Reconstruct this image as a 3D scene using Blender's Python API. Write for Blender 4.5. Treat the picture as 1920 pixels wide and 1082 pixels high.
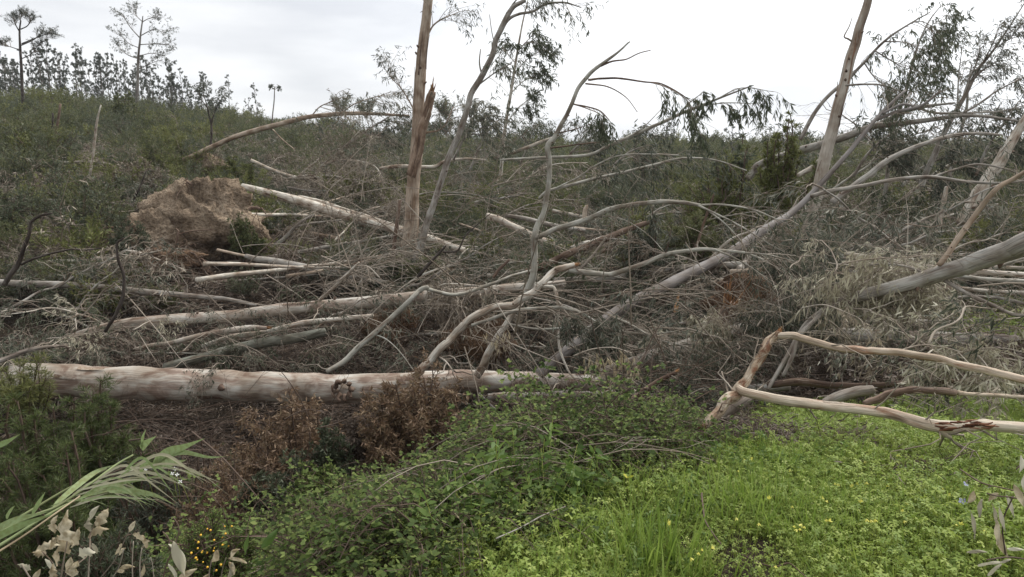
import bpy, math, random
import numpy as np

# ------------------------------------------------------------------ scene, camera, light
for o in list(bpy.data.objects): bpy.data.objects.remove(o)
sc = bpy.context.scene
COL = sc.collection
rng = np.random.default_rng(11)
random.seed(5)
PITCH = math.radians(11.5)
FPX = 1280.0
CAMZ = 1.6

cam = bpy.data.cameras.new('camera')
cam.lens = 24.0; cam.sensor_width = 36.0
cam.clip_start = 0.05; cam.clip_end = 3000
co = bpy.data.objects.new('camera', cam); COL.objects.link(co)
co.location = (0, 0, CAMZ); co.rotation_euler = (math.pi/2 - PITCH, 0, 0)
sc.camera = co

SUN_EL, SUN_AZ = math.radians(52), math.radians(48)      # azimuth clockwise from +Y (the view)
w = bpy.data.worlds.new('World'); sc.world = w; w.use_nodes = True
nt = w.node_tree; nt.nodes.clear()
N = nt.nodes.new; L = nt.links.new
out = N('ShaderNodeOutputWorld')
sky = N('ShaderNodeTexSky'); sky.sky_type = 'NISHITA'; sky.sun_disc = False
sky.sun_elevation = SUN_EL; sky.sun_rotation = SUN_AZ
b1 = N('ShaderNodeBackground'); b1.inputs[1].default_value = 0.12
L(sky.outputs[0], b1.inputs[0])
tc = N('ShaderNodeTexCoord'); mp = N('ShaderNodeMapping'); mp.inputs['Scale'].default_value = (1.2, 1.2, 5.5)
mp.inputs['Rotation'].default_value = (0, math.radians(14), 0.4)
L(tc.outputs['Generated'], mp.inputs['Vector'])
nz = N('ShaderNodeTexNoise'); nz.inputs['Scale'].default_value = 1.7; nz.inputs['Detail'].default_value = 5; nz.inputs['Roughness'].default_value = 0.5
L(mp.outputs[0], nz.inputs['Vector'])
cr = N('ShaderNodeValToRGB')
cr.color_ramp.elements[0].position = 0.36; cr.color_ramp.elements[0].color = (0.70, 0.72, 0.76, 1)
cr.color_ramp.elements[1].position = 0.57; cr.color_ramp.elements[1].color = (0.96, 0.97, 0.985, 1)
L(nz.outputs[0], cr.inputs[0])
# the cloud deck is thinner, and so brighter, round the hidden sun
dp = N('ShaderNodeVectorMath'); dp.operation = 'DOT_PRODUCT'
dp.inputs[1].default_value = (math.sin(SUN_AZ)*math.cos(SUN_EL), math.cos(SUN_AZ)*math.cos(SUN_EL), math.sin(SUN_EL))
L(tc.outputs['Generated'], dp.inputs[0])
mr = N('ShaderNodeMapRange'); mr.inputs[1].default_value = 0.35; mr.inputs[2].default_value = 1.0
mr.inputs[3].default_value = 1.0; mr.inputs[4].default_value = 1.75
L(dp.outputs['Value'], mr.inputs[0])
b2 = N('ShaderNodeBackground'); L(cr.outputs[0], b2.inputs[0]); L(mr.outputs[0], b2.inputs[1])
mx = N('ShaderNodeMixShader'); mx.inputs[0].default_value = 0.94
L(b1.outputs[0], mx.inputs[1]); L(b2.outputs[0], mx.inputs[2]); L(mx.outputs[0], out.inputs[0])

sl = bpy.data.lights.new('sun', 'SUN'); sl.energy = 2.8; sl.angle = math.radians(24); sl.color = (1, 0.96, 0.9)
so = bpy.data.objects.new('sun', sl); COL.objects.link(so)
so.rotation_euler = (math.pi/2 - SUN_EL, 0, -SUN_AZ + math.pi)
so.rotation_euler = (-(math.pi/2 - SUN_EL)*-1, 0, math.pi - SUN_AZ)
sc.view_settings.view_transform = 'Standard'; sc.view_settings.look = 'None'
sc.view_settings.gamma = 1; sc.view_settings.use_curve_mapping = False
sc.view_settings.exposure = 0.14
sc.render.engine = 'CYCLES'
sc.cycles.max_bounces = 5; sc.cycles.diffuse_bounces = 3; sc.cycles.transmission_bounces = 3
sc.cycles.transparent_max_bounces = 4; sc.cycles.glossy_bounces = 2

# ------------------------------------------------------------------ pixel <-> place
SP, CP = math.sin(PITCH), math.cos(PITCH)
def P(px, py, D):
    a = (px-960)/FPX; b = (541-py)/FPX
    d = np.array([a, CP + b*SP, -SP + b*CP])
    return np.array([0, 0, CAMZ]) + d*(D/d[1])
def depth_of(p):
    return p[1]*CP - (p[2]-CAMZ)*SP
def proj(x, y, z):
    dz = z-CAMZ
    dep = y*CP - dz*SP
    v = y*SP + dz*CP
    dep = np.where(dep > .05, dep, .05)
    return 960+FPX*x/dep, 541-FPX*v/dep

# ------------------------------------------------------------------ terrain
KR = np.array([0,1,2,3,4,5,6.5,8,10,12,15,18,22,28,35,45,60,80,110,160,250,900.])
KA = np.array([-.75,-.45,-.15,.1,.35,.75])
KZ = np.array([
 [0,-.12,-.4,-.85,-1.4,-2.0,-2.8,-3.25,-3.2,-2.9,-2.4,-1.9,-1.1,-.3,.5,1.6,3.0,3.7,3.9,4.0,4.5,4.5],
 [0,-.08,-.28,-.62,-1.1,-1.75,-2.6,-3.15,-3.2,-2.9,-2.4,-1.9,-1.2,-.6,.2,1.0,2.1,2.9,3.0,3.0,3.5,3.5],
 [0,0,-.04,-.2,-.52,-1.0,-1.85,-2.6,-2.95,-2.8,-2.4,-2.0,-1.7,-1.3,-1.0,-.5,.1,.6,.7,.7,1,1],
 [0,0,0,-.05,-.28,-.72,-1.55,-2.3,-2.6,-2.5,-2.25,-2.1,-1.9,-1.6,-1.3,-1,-.5,-.1,.0,.0,.2,.2],
 [0,0,0,0,-.05,-.35,-1.0,-1.5,-1.65,-1.65,-1.5,-1.5,-1.4,-1.2,-1.1,-.9,-.6,-.3,-.2,-.1,0,0],
 [0,0,0,0,0,-.1,-.45,-.75,-.9,-1.0,-.9,-.9,-.9,-.8,-.8,-.7,-.5,-.3,-.2,-.1,0,0]])
_FA = np.linspace(-.75, .75, 61)
_t = []
for j in range(len(KR)):
    zz = np.interp(_FA, KA, KZ[:, j]); k = np.hanning(13); k /= k.sum()
    _t.append(np.convolve(np.pad(zz, 6, mode='edge'), k, 'valid'))
KZF = np.array(_t)                                     # [R, A]
def vnoise(x, y, s, seed=0):
    x = np.asarray(x, float)/s + seed*17.3; y = np.asarray(y, float)/s - seed*9.1
    xi = np.floor(x); yi = np.floor(y); fx = x-xi; fy = y-yi
    fx = fx*fx*(3-2*fx); fy = fy*fy*(3-2*fy)
    def h(a, b):
        q = np.sin(a*127.1 + b*311.7 + seed*74.7)*43758.5453
        return q-np.floor(q)
    return (h(xi,yi)*(1-fx)*(1-fy)+h(xi+1,yi)*fx*(1-fy)+h(xi,yi+1)*(1-fx)*fy+h(xi+1,yi+1)*fx*fy)-.5
def height(x, y):
    x = np.asarray(x, float); y = np.asarray(y, float)
    r = np.hypot(x, y); az = np.arctan2(x, y)
    side = np.clip((np.abs(az)-.9)/.9, 0, 1); side = side*side*(3-2*side)
    a = np.clip(az, -.75, .75)
    fa = (a+.75)/1.5*60; i0 = np.clip(np.floor(fa).astype(int), 0, 59); ta = fa-i0
    fr = np.interp(r, KR, np.arange(len(KR))); j0 = np.clip(np.floor(fr).astype(int), 0, len(KR)-2); tr = fr-j0
    z = (KZF[j0,i0]*(1-ta)+KZF[j0,i0+1]*ta)*(1-tr)+(KZF[j0+1,i0]*(1-ta)+KZF[j0+1,i0+1]*ta)*tr
    z = z*(1-side)
    amp = np.clip((r-2)/12, 0, 1)
    z = z+amp*(vnoise(x,y,5,1)*.7+vnoise(x,y,1.7,2)*.3)+np.clip((r-30)/60,0,1)*vnoise(x,y,22,3)*1.6+vnoise(x,y,.5,4)*.05
    return z
def ground(px, py, rmax=400):
    a = (px-960)/FPX; b = (541-py)/FPX
    d = np.array([a, CP+b*SP, -SP+b*CP])
    s = np.geomspace(.8, rmax, 900)
    pts = np.array([0,0,CAMZ])+s[:,None]*d
    h = height(pts[:,0], pts[:,1])
    k = np.argmax(pts[:,2] < h)
    if pts[k,2] >= h[k]: k = len(s)-1
    return pts[k]

# ------------------------------------------------------------------ mesh accumulation
class Geo:
    def __init__(s): s.v=[]; s.f=[]; s.m=[]; s.c=[]; s.n=0
    def add(s, v, faces, c, mat=0):
        """faces: list of int arrays [F,k]; c: [V,3]"""
        s.v.append(np.asarray(v, np.float32)); s.c.append(np.asarray(c, np.float32))
        for f in faces:
            s.f.append(np.asarray(f, np.int64)+s.n); s.m.append((len(f), mat))
        s.n += len(v)
    def merge(s, g, M=None, T=None):
        for v in g.v:
            v2 = v if M is None else v@np.asarray(M, np.float32).T
            s.v.append(v2 if T is None else v2+np.asarray(T, np.float32))
        s.c += g.c
        s.f += [f+s.n for f in g.f]; s.m += g.m; s.n += g.n
    def mesh(s, name, mats, smooth=True):
        me = bpy.data.meshes.new(name)
        if s.n:
            V = np.concatenate(s.v); C = np.concatenate(s.c)
            sizes = np.concatenate([np.full(len(f), f.shape[1]) for f in s.f])
            loops = np.concatenate([f.ravel() for f in s.f])
            mi = np.concatenate([np.full(n, m) for n, m in s.m])
            me.vertices.add(len(V)); me.vertices.foreach_set('co', V.ravel())
            me.loops.add(len(loops)); me.loops.foreach_set('vertex_index', loops.astype(np.int32))
            me.polygons.add(len(sizes))
            st = np.concatenate([[0], np.cumsum(sizes)[:-1]])
            me.polygons.foreach_set('loop_start', st.astype(np.int32))
            me.polygons.foreach_set('material_index', mi.astype(np.int32))
            me.polygons.foreach_set('use_smooth', np.full(len(sizes), smooth))
            at = me.attributes.new('bc', 'FLOAT_VECTOR', 'POINT'); at.data.foreach_set('vector', C.ravel())
            me.update(calc_edges=True)
        for m in (mats if isinstance(mats, (list, tuple)) else [mats]): me.materials.append(m)
        return me
    def obj(s, name, mats, parent=None, smooth=True, link=True, loc=None):
        if loc is not None:
            s.v = [v-np.asarray(loc, np.float32) for v in s.v]
        o = bpy.data.objects.new(name, s.mesh(name, mats, smooth))
        if loc is not None: o.location = loc
        if link: COL.objects.link(o)
        if parent is not None:
            o.parent = parent
        return o
def tag(o, label=None, cat=None, group=None, kind=None):
    if label: o['label'] = label
    if cat: o['category'] = cat
    if group: o['group'] = group
    if kind: o['kind'] = kind
    return o
def empty(name, loc=(0,0,0), rz=0):
    o = bpy.data.objects.new(name, None); COL.objects.link(o); o.location = [float(q) for q in loc]; o.rotation_euler = (0,0,rz)
    o.empty_display_size = .2
    return o
def nrm(v): return v/np.maximum(np.linalg.norm(v, axis=-1, keepdims=True), 1e-9)
def rvec(n, k=3): return rng.normal(size=(n, k))

def spline(pts, sub):
    """Catmull-Rom through pts [N,d]"""
    p = np.asarray(pts, float)
    if len(p) < 2: return p
    q = np.vstack([2*p[0]-p[1], p, 2*p[-1]-p[-2]])
    outp = []
    for i in range(len(p)-1):
        t = np.linspace(0, 1, sub, endpoint=False)[:, None]
        a,b,c,d = q[i],q[i+1],q[i+2],q[i+3]
        outp.append(.5*((2*b)+(-a+c)*t+(2*a-5*b+4*c-d)*t*t+(-a+3*b-3*c+d)*t**3))
    outp.append(p[-1:])
    return np.vstack(outp)

def tube(g, pts, rad, n=10, rough=.06, mat=0, cap=True, off=None, lumps=0.0):
    """one solid stem along pts [K,3] with radii rad [K]"""
    pts = np.asarray(pts, float); rad = np.asarray(rad, float); K = len(pts)
    tan = nrm(np.gradient(pts, axis=0))
    ref = np.array([0,0,1.]) if abs(tan[0][2]) < .9 else np.array([1.,0,0])
    u = np.empty((K,3)); cur = nrm(np.cross(tan[0], ref))
    for k in range(K):
        cur = cur-tan[k]*np.dot(cur, tan[k]); cur = cur/np.linalg.norm(cur); u[k] = cur
    v = np.cross(tan, u)
    s = np.concatenate([[0], np.cumsum(np.linalg.norm(np.diff(pts, axis=0), axis=1))])
    an = np.linspace(0, 2*np.pi, n, endpoint=False)
    ca, sa = np.cos(an), np.sin(an)
    o = rng.uniform(0, 50) if off is None else off
    R0 = rad.mean()
    # slow ridges along the stem + lumps
    SS = s[:,None]; AA = an[None,:]
    nz = vnoise(np.cos(AA)*1.3+SS*.25/R0*.4+o, np.sin(AA)*1.3+o*3+SS*.06/R0, 1.0, 5)
    nz2 = vnoise(np.cos(AA)*2.6+SS/R0*.9+o, np.sin(AA)*2.6+SS/R0*.5, 1.0, 6)
    rr = rad[:,None]*(1+rough*2.2*nz+rough*1.6*nz2+lumps*np.clip(vnoise(AA*0+SS/R0*.35+o, AA*.6, 1.0, 8)*2,0,1))
    V = pts[:,None,:]+rr[...,None]*(ca[None,:,None]*u[:,None,:]+sa[None,:,None]*v[:,None,:])
    C = np.stack([np.broadcast_to(ca*R0, (K,n))+o, np.broadcast_to(sa*R0, (K,n))+o*.3, np.broadcast_to(s[:,None], (K,n))+o], -1)
    idx = np.arange(K*n).reshape(K, n); a = idx[:-1]; b = idx[1:]
    q = np.stack([a, np.roll(a,-1,1), np.roll(b,-1,1), b], -1).reshape(-1,4)
    fs = [q]; V = V.reshape(-1,3); C = C.reshape(-1,3)
    if cap:
        V = np.vstack([V, pts[0]-tan[0]*rad[0]*.15, pts[-1]+tan[-1]*rad[-1]*.3]); C = np.vstack([C, C[0], C[-1]])
        i0, i1 = K*n, K*n+1
        f0 = np.stack([np.roll(idx[0],-1), idx[0], np.full(n,i0)], -1); f1 = np.stack([idx[-1], np.roll(idx[-1],-1), np.full(n,i1)], -1)
        fs += [f0, f1]
    g.add(V, fs, C, mat)

def tubes(g, PT, R, n=3, mat=0):
    """many thin stems at once: PT [M,K,3], R [M,K]"""
    M,K,_ = PT.shape
    if M == 0: return
    tan = nrm(np.gradient(PT, axis=1))
    ref = nrm(rvec(M))[:,None,:]
    u = nrm(np.cross(tan, ref)); v = np.cross(tan, u)
    an = np.linspace(0, 2*np.pi, n, endpoint=False)
    V = PT[:,:,None,:]+R[:,:,None,None]*(np.cos(an)[:,None]*u[:,:,None,:]+np.sin(an)[:,None]*v[:,:,None,:])
    idx = np.arange(M*K*n).reshape(M,K,n); a = idx[:,:-1]; b = idx[:,1:]
    q = np.stack([a, np.roll(a,-1,2), np.roll(b,-1,2), b], -1).reshape(-1,4)
    o = rng.uniform(0, 40, (M,1,1)); s = np.linspace(0, 1, K)[None,:,None]
    C = np.stack([np.broadcast_to(o, (M,K,n)), np.broadcast_to(o*.7+np.arange(n)*.02, (M,K,n)), np.broadcast_to(s+o, (M,K,n))], -1)
    g.add(V.reshape(-1,3), [q], C.reshape(-1,3), mat)

def leaves(g, pos, d, L, W, mat=0, curve=.25, side=None, tint=None):
    """lanceolate, slightly sickle-shaped leaves: pos,d [M,3], L,W [M]"""
    M = len(pos)
    if M == 0: return
    d = nrm(d); L = np.broadcast_to(L, (M,)); W = np.broadcast_to(W, (M,))
    sd = nrm(np.cross(d, rvec(M))) if side is None else nrm(side-d*np.sum(side*d, -1, keepdims=True))
    up = np.cross(sd, d)
    bend = nrm(sd*rng.normal(size=(M,1))+up*rng.normal(size=(M,1)))
    cv = curve*rng.uniform(.2, 1, (M,1))*L[:,None]
    def at(t, wd):
        c = pos+d*(L*t)[:,None]+bend*cv*(t*t)
        return c-sd*(W*wd*.5)[:,None], c+sd*(W*wd*.5)[:,None]
    a,b = at(.30, 1.0); c,e = at(.66, .75)
    tip = pos+d*L[:,None]+bend*cv
    V = np.stack([pos,a,b,c,e,tip], 1)
    i = np.arange(M)[:,None]*6
    q = np.hstack([i+1,i+2,i+4,i+3]); t1 = np.hstack([i,i+2,i+1]); t2 = np.hstack([i+3,i+4,i+5])
    tn = rng.uniform(0,1,(M,1)) if tint is None else tint.reshape(M,1)
    tl = np.array([0,.3,.3,.7,.7,1.])
    C = np.stack([np.broadcast_to(tn,(M,6)), np.broadcast_to(tl,(M,6)), np.zeros((M,6))], -1)
    g.add(V.reshape(-1,3), [q,t1,t2], C.reshape(-1,3), mat)

def samp(par, idx, t):
    """points and tangents on curves par [M,K,3] at parameter t"""
    K = par.shape[1]; f = t*(K-1); k = np.clip(np.floor(f).astype(int), 0, K-2); q = (f-k)[:,None]
    p0 = par[idx,k]; p1 = par[idx,k+1]
    return p0*(1-q)+p1*q, nrm(p1-p0)
def kids(par, n, L, t0=.15, t1=1.0, spread=.9, bias=(0,0,0), droop=.2, wig=.12, K=5, taper=.5):
    """n child stems on every curve of par"""
    M = len(par); idx = np.repeat(np.arange(M), n)
    t = t0+(t1-t0)*((np.tile(np.arange(n), M)+rng.uniform(0,1,M*n))/n)
    t = np.clip(t, 0, .999)
    p, tan = samp(par, idx, t)
    r = rvec(M*n); r = nrm(r-tan*np.sum(r*tan, -1, keepdims=True))
    ph = spread*rng.uniform(.6,1.25,(M*n,1))
    d = nrm(tan*np.cos(ph)+r*np.sin(ph)+np.asarray(bias))
    ln = (L if np.isscalar(L) else np.repeat(L, n))*(1-taper*t)*rng.uniform(.55,1.25,M*n)
    s = np.linspace(0,1,K)
    wv = np.cumsum(rng.normal(size=(M*n,K,3))*wig*np.array([1,1,.7]), axis=1)/math.sqrt(K); wv -= wv[:,:1]
    c = p[:,None,:]+ln[:,None,None]*(d[:,None,:]*s[None,:,None]+wv*s[None,:,None]*1.4)
    c[:,:,2] -= droop*ln[:,None]*s[None,:]**2
    return c, ln
def resample(c, K=14):
    c = np.asarray(c); s = np.concatenate([[0], np.cumsum(np.linalg.norm(np.diff(c, axis=0), axis=1))])
    t = np.linspace(0, s[-1], K)
    return np.stack([np.interp(t, s, c[:,k]) for k in range(3)], -1)
def leaf_on(g, tw, n, L, W, mat=0, hang=.6, t0=.2, curve=.25, spread=.9):
    M = len(tw); idx = np.repeat(np.arange(M), n)
    t = np.clip(rng.uniform(t0,1,M*n), 0, .999)
    p, tan = samp(tw, idx, t)
    r = rvec(M*n); r = nrm(r-tan*np.sum(r*tan,-1,keepdims=True))
    d = nrm(tan*.6+r*spread+np.array([0,0,-1.])*hang*2*rng.uniform(.3,1.2,(M*n,1)))
    leaves(g, p, d, L*rng.uniform(.6,1.2,M*n), W*rng.uniform(.7,1.2,M*n), mat, curve)

# ------------------------------------------------------------------ materials
def newmat(name):
    m = bpy.data.materials.new(name); m.use_nodes = True; t = m.node_tree; t.nodes.clear()
    return m, t, t.nodes.new, t.links.new
def ramp(N, cols, pos=None, interp='LINEAR'):
    r = N('ShaderNodeValToRGB'); r.color_ramp.interpolation = interp
    e = r.color_ramp.elements
    n = len(cols); pos = pos or [i/(n-1) for i in range(n)]
    while len(e) < n: e.new(.5)
    for i in range(n): e[i].position = pos[i]; e[i].color = (*cols[i], 1)
    return r
def bark(name, light, mid, dark, zs=.25, scale=9, streak=.5, rough=.75, bump=.35, patch=(.38,.50,.62)):
    """smooth eucalyptus bark: pale skin, peeled patches drawn out along the stem, fine fibres"""
    m, t, N, L = newmat(name)
    o = N('ShaderNodeOutputMaterial'); b = N('ShaderNodeBsdfPrincipled'); L(b.outputs[0], o.inputs[0])
    b.inputs['Roughness'].default_value = rough; b.inputs['Specular IOR Level'].default_value = .25
    at = N('ShaderNodeAttribute'); at.attribute_name = 'bc'
    mp = N('ShaderNodeMapping'); mp.inputs['Scale'].default_value = (1,1,zs); L(at.outputs['Vector'], mp.inputs[0])
    n1 = N('ShaderNodeTexNoise'); n1.inputs['Scale'].default_value = scale; n1.inputs['Detail'].default_value = 6; n1.inputs['Roughness'].default_value = .6; n1.inputs['Distortion'].default_value = .8
    L(mp.outputs[0], n1.inputs['Vector'])
    r1 = ramp(N, [dark, mid, light], list(patch)); L(n1.outputs[0], r1.inputs[0])
    mp2 = N('ShaderNodeMapping'); mp2.inputs['Scale'].default_value = (1,1,.06); L(at.outputs['Vector'], mp2.inputs[0])
    n2 = N('ShaderNodeTexNoise'); n2.inputs['Scale'].default_value = scale*9; n2.inputs['Detail'].default_value = 4; L(mp2.outputs[0], n2.inputs['Vector'])
    r2 = ramp(N, [(1-streak,)*3, (1,1,1), (1.0,1.0,1.0)], [.3,.52,1]); L(n2.outputs[0], r2.inputs[0])
    mu = N('ShaderNodeMixRGB'); mu.blend_type = 'MULTIPLY'; mu.inputs[0].default_value = 1; L(r1.outputs[0], mu.inputs[1]); L(r2.outputs[0], mu.inputs[2])
    n3 = N('ShaderNodeTexNoise'); n3.inputs['Scale'].default_value = scale*.35; n3.inputs['Detail'].default_value = 3; L(at.outputs['Vector'], n3.inputs['Vector'])
    r3 = ramp(N, [(.56,.50,.45),(1,1,1)], [.36,.58]); L(n3.outputs[0], r3.inputs[0])
    mu2 = N('ShaderNodeMixRGB'); mu2.blend_type = 'MULTIPLY'; mu2.inputs[0].default_value = 1; L(mu.outputs[0], mu2.inputs[1]); L(r3.outputs[0], mu2.inputs[2])
    # small dark knots and scars
    vo = N('ShaderNodeTexVoronoi'); vo.inputs['Scale'].default_value = scale*.8; L(mp.outputs[0], vo.inputs['Vector'])
    r4 = ramp(N, [(.25,.2,.16),(1,1,1)], [.05,.14]); L(vo.outputs['Distance'], r4.inputs[0])
    mu3 = N('ShaderNodeMixRGB'); mu3.blend_type = 'MULTIPLY'; mu3.inputs[0].default_value = .8; L(mu2.outputs[0], mu3.inputs[1]); L(r4.outputs[0], mu3.inputs[2])
    L(mu3.outputs[0], b.inputs['Base Color'])
    ad = N('ShaderNodeMath'); ad.operation = 'ADD'; L(n1.outputs[0], ad.inputs[0]); L(n2.outputs[0], ad.inputs[1])
    bm = N('ShaderNodeBump'); bm.inputs['Strength'].default_value = bump; bm.inputs['Distance'].default_value = .02; L(ad.outputs[0], bm.inputs['Height']); L(bm.outputs[0], b.inputs['Normal'])
    return m
def leafmat(name, cols, trans=.28, rough=.55, spec=.3, var=.0):
    m, t, N, L = newmat(name)
    o = N('ShaderNodeOutputMaterial'); b = N('ShaderNodeBsdfPrincipled')
    b.inputs['Roughness'].default_value = rough; b.inputs['Specular IOR Level'].default_value = spec
    at = N('ShaderNodeAttribute'); at.attribute_name = 'bc'; sx = N('ShaderNodeSeparateXYZ'); L(at.outputs['Vector'], sx.inputs[0])
    r = ramp(N, cols); 
    oi = N('ShaderNodeObjectInfo')
    ma = N('ShaderNodeMath'); ma.operation = 'MULTIPLY_ADD'; ma.inputs[1].default_value = .3; L(oi.outputs['Random'], ma.inputs[0])
    mb = N('ShaderNodeMath'); mb.operation = 'MULTIPLY'; mb.inputs[1].default_value = .7; L(sx.outputs[0], mb.inputs[0]); L(mb.outputs[0], ma.inputs[2])
    L(ma.outputs[0], r.inputs[0])
    L(r.outputs[0], b.inputs['Base Color'])
    tr = N('ShaderNodeBsdfTranslucent'); L(r.outputs[0], tr.inputs[0])
    mx = N('ShaderNodeMixShader'); mx.inputs[0].default_value = trans
    L(b.outputs[0], mx.inputs[1]); L(tr.outputs[0], mx.inputs[2]); L(mx.outputs[0], o.inputs[0])
    return m
def soilmat(name, cols, scale=3, bump=.6):
    m, t, N, L = newmat(name)
    o = N('ShaderNodeOutputMaterial'); b = N('ShaderNodeBsdfPrincipled'); L(b.outputs[0], o.inputs[0])
    b.inputs['Roughness'].default_value = .95; b.inputs['Specular IOR Level'].default_value = .1
    tc = N('ShaderNodeTexCoord')
    n1 = N('ShaderNodeTexNoise'); n1.inputs['Scale'].default_value = scale; n1.inputs['Detail'].default_value = 9; n1.inputs['Roughness'].default_value = .65; L(tc.outputs['Object'], n1.inputs['Vector'])
    r = ramp(N, cols, [.3+.4*i/(len(cols)-1) for i in range(len(cols))]); L(n1.outputs[0], r.inputs[0])
    n2 = N('ShaderNodeTexNoise'); n2.inputs['Scale'].default_value = scale*12; n2.inputs['Detail'].default_value = 5; L(tc.outputs['Object'], n2.inputs['Vector'])
    r2 = ramp(N, [(.45,.42,.4),(1,1,1)], [.35,.6]); L(n2.outputs[0], r2.inputs[0])
    mu = N('ShaderNodeMixRGB'); mu.blend_type = 'MULTIPLY'; mu.inputs[0].default_value = .8; L(r.outputs[0], mu.inputs[1]); L(r2.outputs[0], mu.inputs[2])
    L(mu.outputs[0], b.inputs['Base Color'])
    ad = N('ShaderNodeMath'); ad.operation = 'ADD'; L(n1.outputs[0], ad.inputs[0]); L(n2.outputs[0], ad.inputs[1])
    bm = N('ShaderNodeBump'); bm.inputs['Strength'].default_value = bump; bm.inputs['Distance'].default_value = .12; L(ad.outputs[0], bm.inputs['Height']); L(bm.outputs[0], b.inputs['Normal'])
    return m

B_PALE  = bark('pale_smooth_bark', (.62,.58,.50), (.50,.43,.35), (.24,.16,.11), patch=(.33,.45,.55))
B_LOG   = bark('peeling_log_bark', (.56,.53,.47), (.46,.40,.335), (.28,.205,.16), zs=.35, scale=5, streak=.22, bump=.55, patch=(.40,.50,.58))
B_GREY  = bark('grey_bark', (.40,.38,.34), (.32,.29,.25), (.16,.12,.095), patch=(.33,.45,.6))
B_GREEN = bark('greenish_grey_bark', (.44,.425,.37), (.35,.335,.28), (.20,.155,.12), patch=(.32,.45,.6), streak=.3, scale=12)
B_DARK  = bark('dark_dead_bark', (.14,.12,.10), (.08,.065,.055), (.03,.024,.02), patch=(.3,.5,.7))
B_BROWN = bark('brown_bark', (.27,.20,.15), (.19,.13,.095), (.09,.055,.04), patch=(.3,.5,.65))
B_TAN   = bark('tan_trunk_bark', (.50,.42,.33), (.42,.33,.25), (.26,.18,.12), zs=.12, scale=8, streak=.3, patch=(.35,.48,.6))
B_FRESH = bark('fresh_peeled_bark', (.62,.54,.43), (.53,.43,.33), (.33,.18,.11), zs=.22, scale=9, streak=.28, patch=(.34,.43,.56), bump=.6)
B_LEG = bark('scuffed_bark', (.58,.50,.39),(.44,.33,.23),(.24,.12,.07), zs=.6, scale=16, streak=.3, bump=.8, patch=(.38,.48,.58))
B_ORANGE= bark('torn_orange_wood', (.55,.34,.17), (.42,.22,.10), (.20,.08,.04), zs=.05, scale=14, streak=.5, patch=(.35,.5,.65))
B_TWIG  = bark('twig_bark', (.50,.45,.38), (.36,.31,.25), (.17,.13,.10), scale=3, patch=(.3,.5,.7), bump=.1)
B_TWIGB = bark('brown_twig_bark', (.20,.145,.11), (.14,.10,.075), (.07,.045,.035), scale=3, patch=(.3,.5,.7), bump=.1)
B_FARTR = bark('far_trunk_bark', (.30,.28,.25), (.22,.20,.175), (.12,.10,.09), scale=2, bump=.1)
B_SMOKE = bark('smoky_grey_bark', (.27,.25,.235),(.22,.20,.185),(.15,.125,.11), scale=5, streak=.2, zs=.1)
B_STREAK= bark('streaked_bark', (.50,.45,.38),(.40,.35,.29),(.26,.15,.09), scale=7, zs=.07, streak=.3, patch=(.36,.44,.55))
B_RUSSET= bark('russet_torn_bark', (.40,.30,.22),(.29,.20,.14),(.13,.08,.055), scale=12, zs=.15, streak=.5, bump=.9)
B_STRAW = bark('straw', (.62,.55,.38), (.52,.44,.29), (.34,.27,.17), scale=5, bump=.1)

L_GG   = leafmat('grey_green_leaf', [(.03,.04,.025),(.065,.075,.05),(.12,.125,.09),(.32,.31,.24)])
L_GREEN= leafmat('eucalyptus_leaf', [(.035,.045,.024),(.075,.09,.05),(.15,.165,.105)])
L_DRY  = leafmat('dry_tan_leaf', [(.05,.037,.026),(.12,.095,.07),(.23,.19,.14),(.45,.40,.31)], trans=.2)
L_PALE = leafmat('pale_dead_leaf', [(.17,.15,.10),(.34,.31,.22),(.50,.47,.35),(.66,.63,.51)], trans=.3)
L_DRYL = leafmat('light_tan_leaf', [(.16,.125,.09),(.30,.25,.18),(.42,.36,.27),(.52,.46,.36)], trans=.25)
L_BROWN= leafmat('brown_dead_leaf', [(.033,.024,.018),(.08,.06,.045),(.145,.112,.085),(.27,.215,.165)], trans=.22)
L_RUST = leafmat('rusty_leaf', [(.08,.05,.03),(.16,.10,.06),(.24,.165,.10),(.15,.13,.07)], trans=.25)
L_HEATH= leafmat('heath_leaf', [(.035,.047,.018),(.08,.095,.036),(.15,.16,.066),(.25,.24,.13)], trans=.25)
L_HEATH2=leafmat('bluish_heath_leaf', [(.038,.05,.028),(.09,.105,.06),(.18,.19,.12)], trans=.25)
L_OLIVE= leafmat('olive_acacia_leaf', [(.06,.072,.022),(.14,.155,.046),(.25,.25,.095)], trans=.3)
L_FEATH= leafmat('feathery_leaf', [(.035,.05,.016),(.075,.10,.032),(.15,.18,.06)], trans=.3)
L_BRAM = leafmat('bramble_leaf', [(.028,.046,.014),(.06,.09,.026),(.12,.16,.045),(.23,.27,.085)], trans=.3, rough=.7, spec=.12)
L_CLOV = leafmat('sorrel_leaf', [(.105,.16,.028),(.19,.27,.048),(.285,.36,.072),(.39,.44,.12)], trans=.4)
L_WEED = leafmat('weed_leaf', [(.055,.095,.025),(.09,.15,.035),(.14,.21,.05),(.20,.28,.07)], trans=.35)
L_GRASS= leafmat('grass_blade', [(.11,.17,.03),(.20,.29,.05),(.32,.40,.09)], trans=.4)
L_REED = leafmat('reed_leaf', [(.22,.30,.12),(.28,.36,.16),(.36,.42,.22)], trans=.3)
L_REEDD= leafmat('dry_reed_leaf', [(.34,.32,.20),(.44,.42,.28),(.52,.50,.36)], trans=.3)
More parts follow.
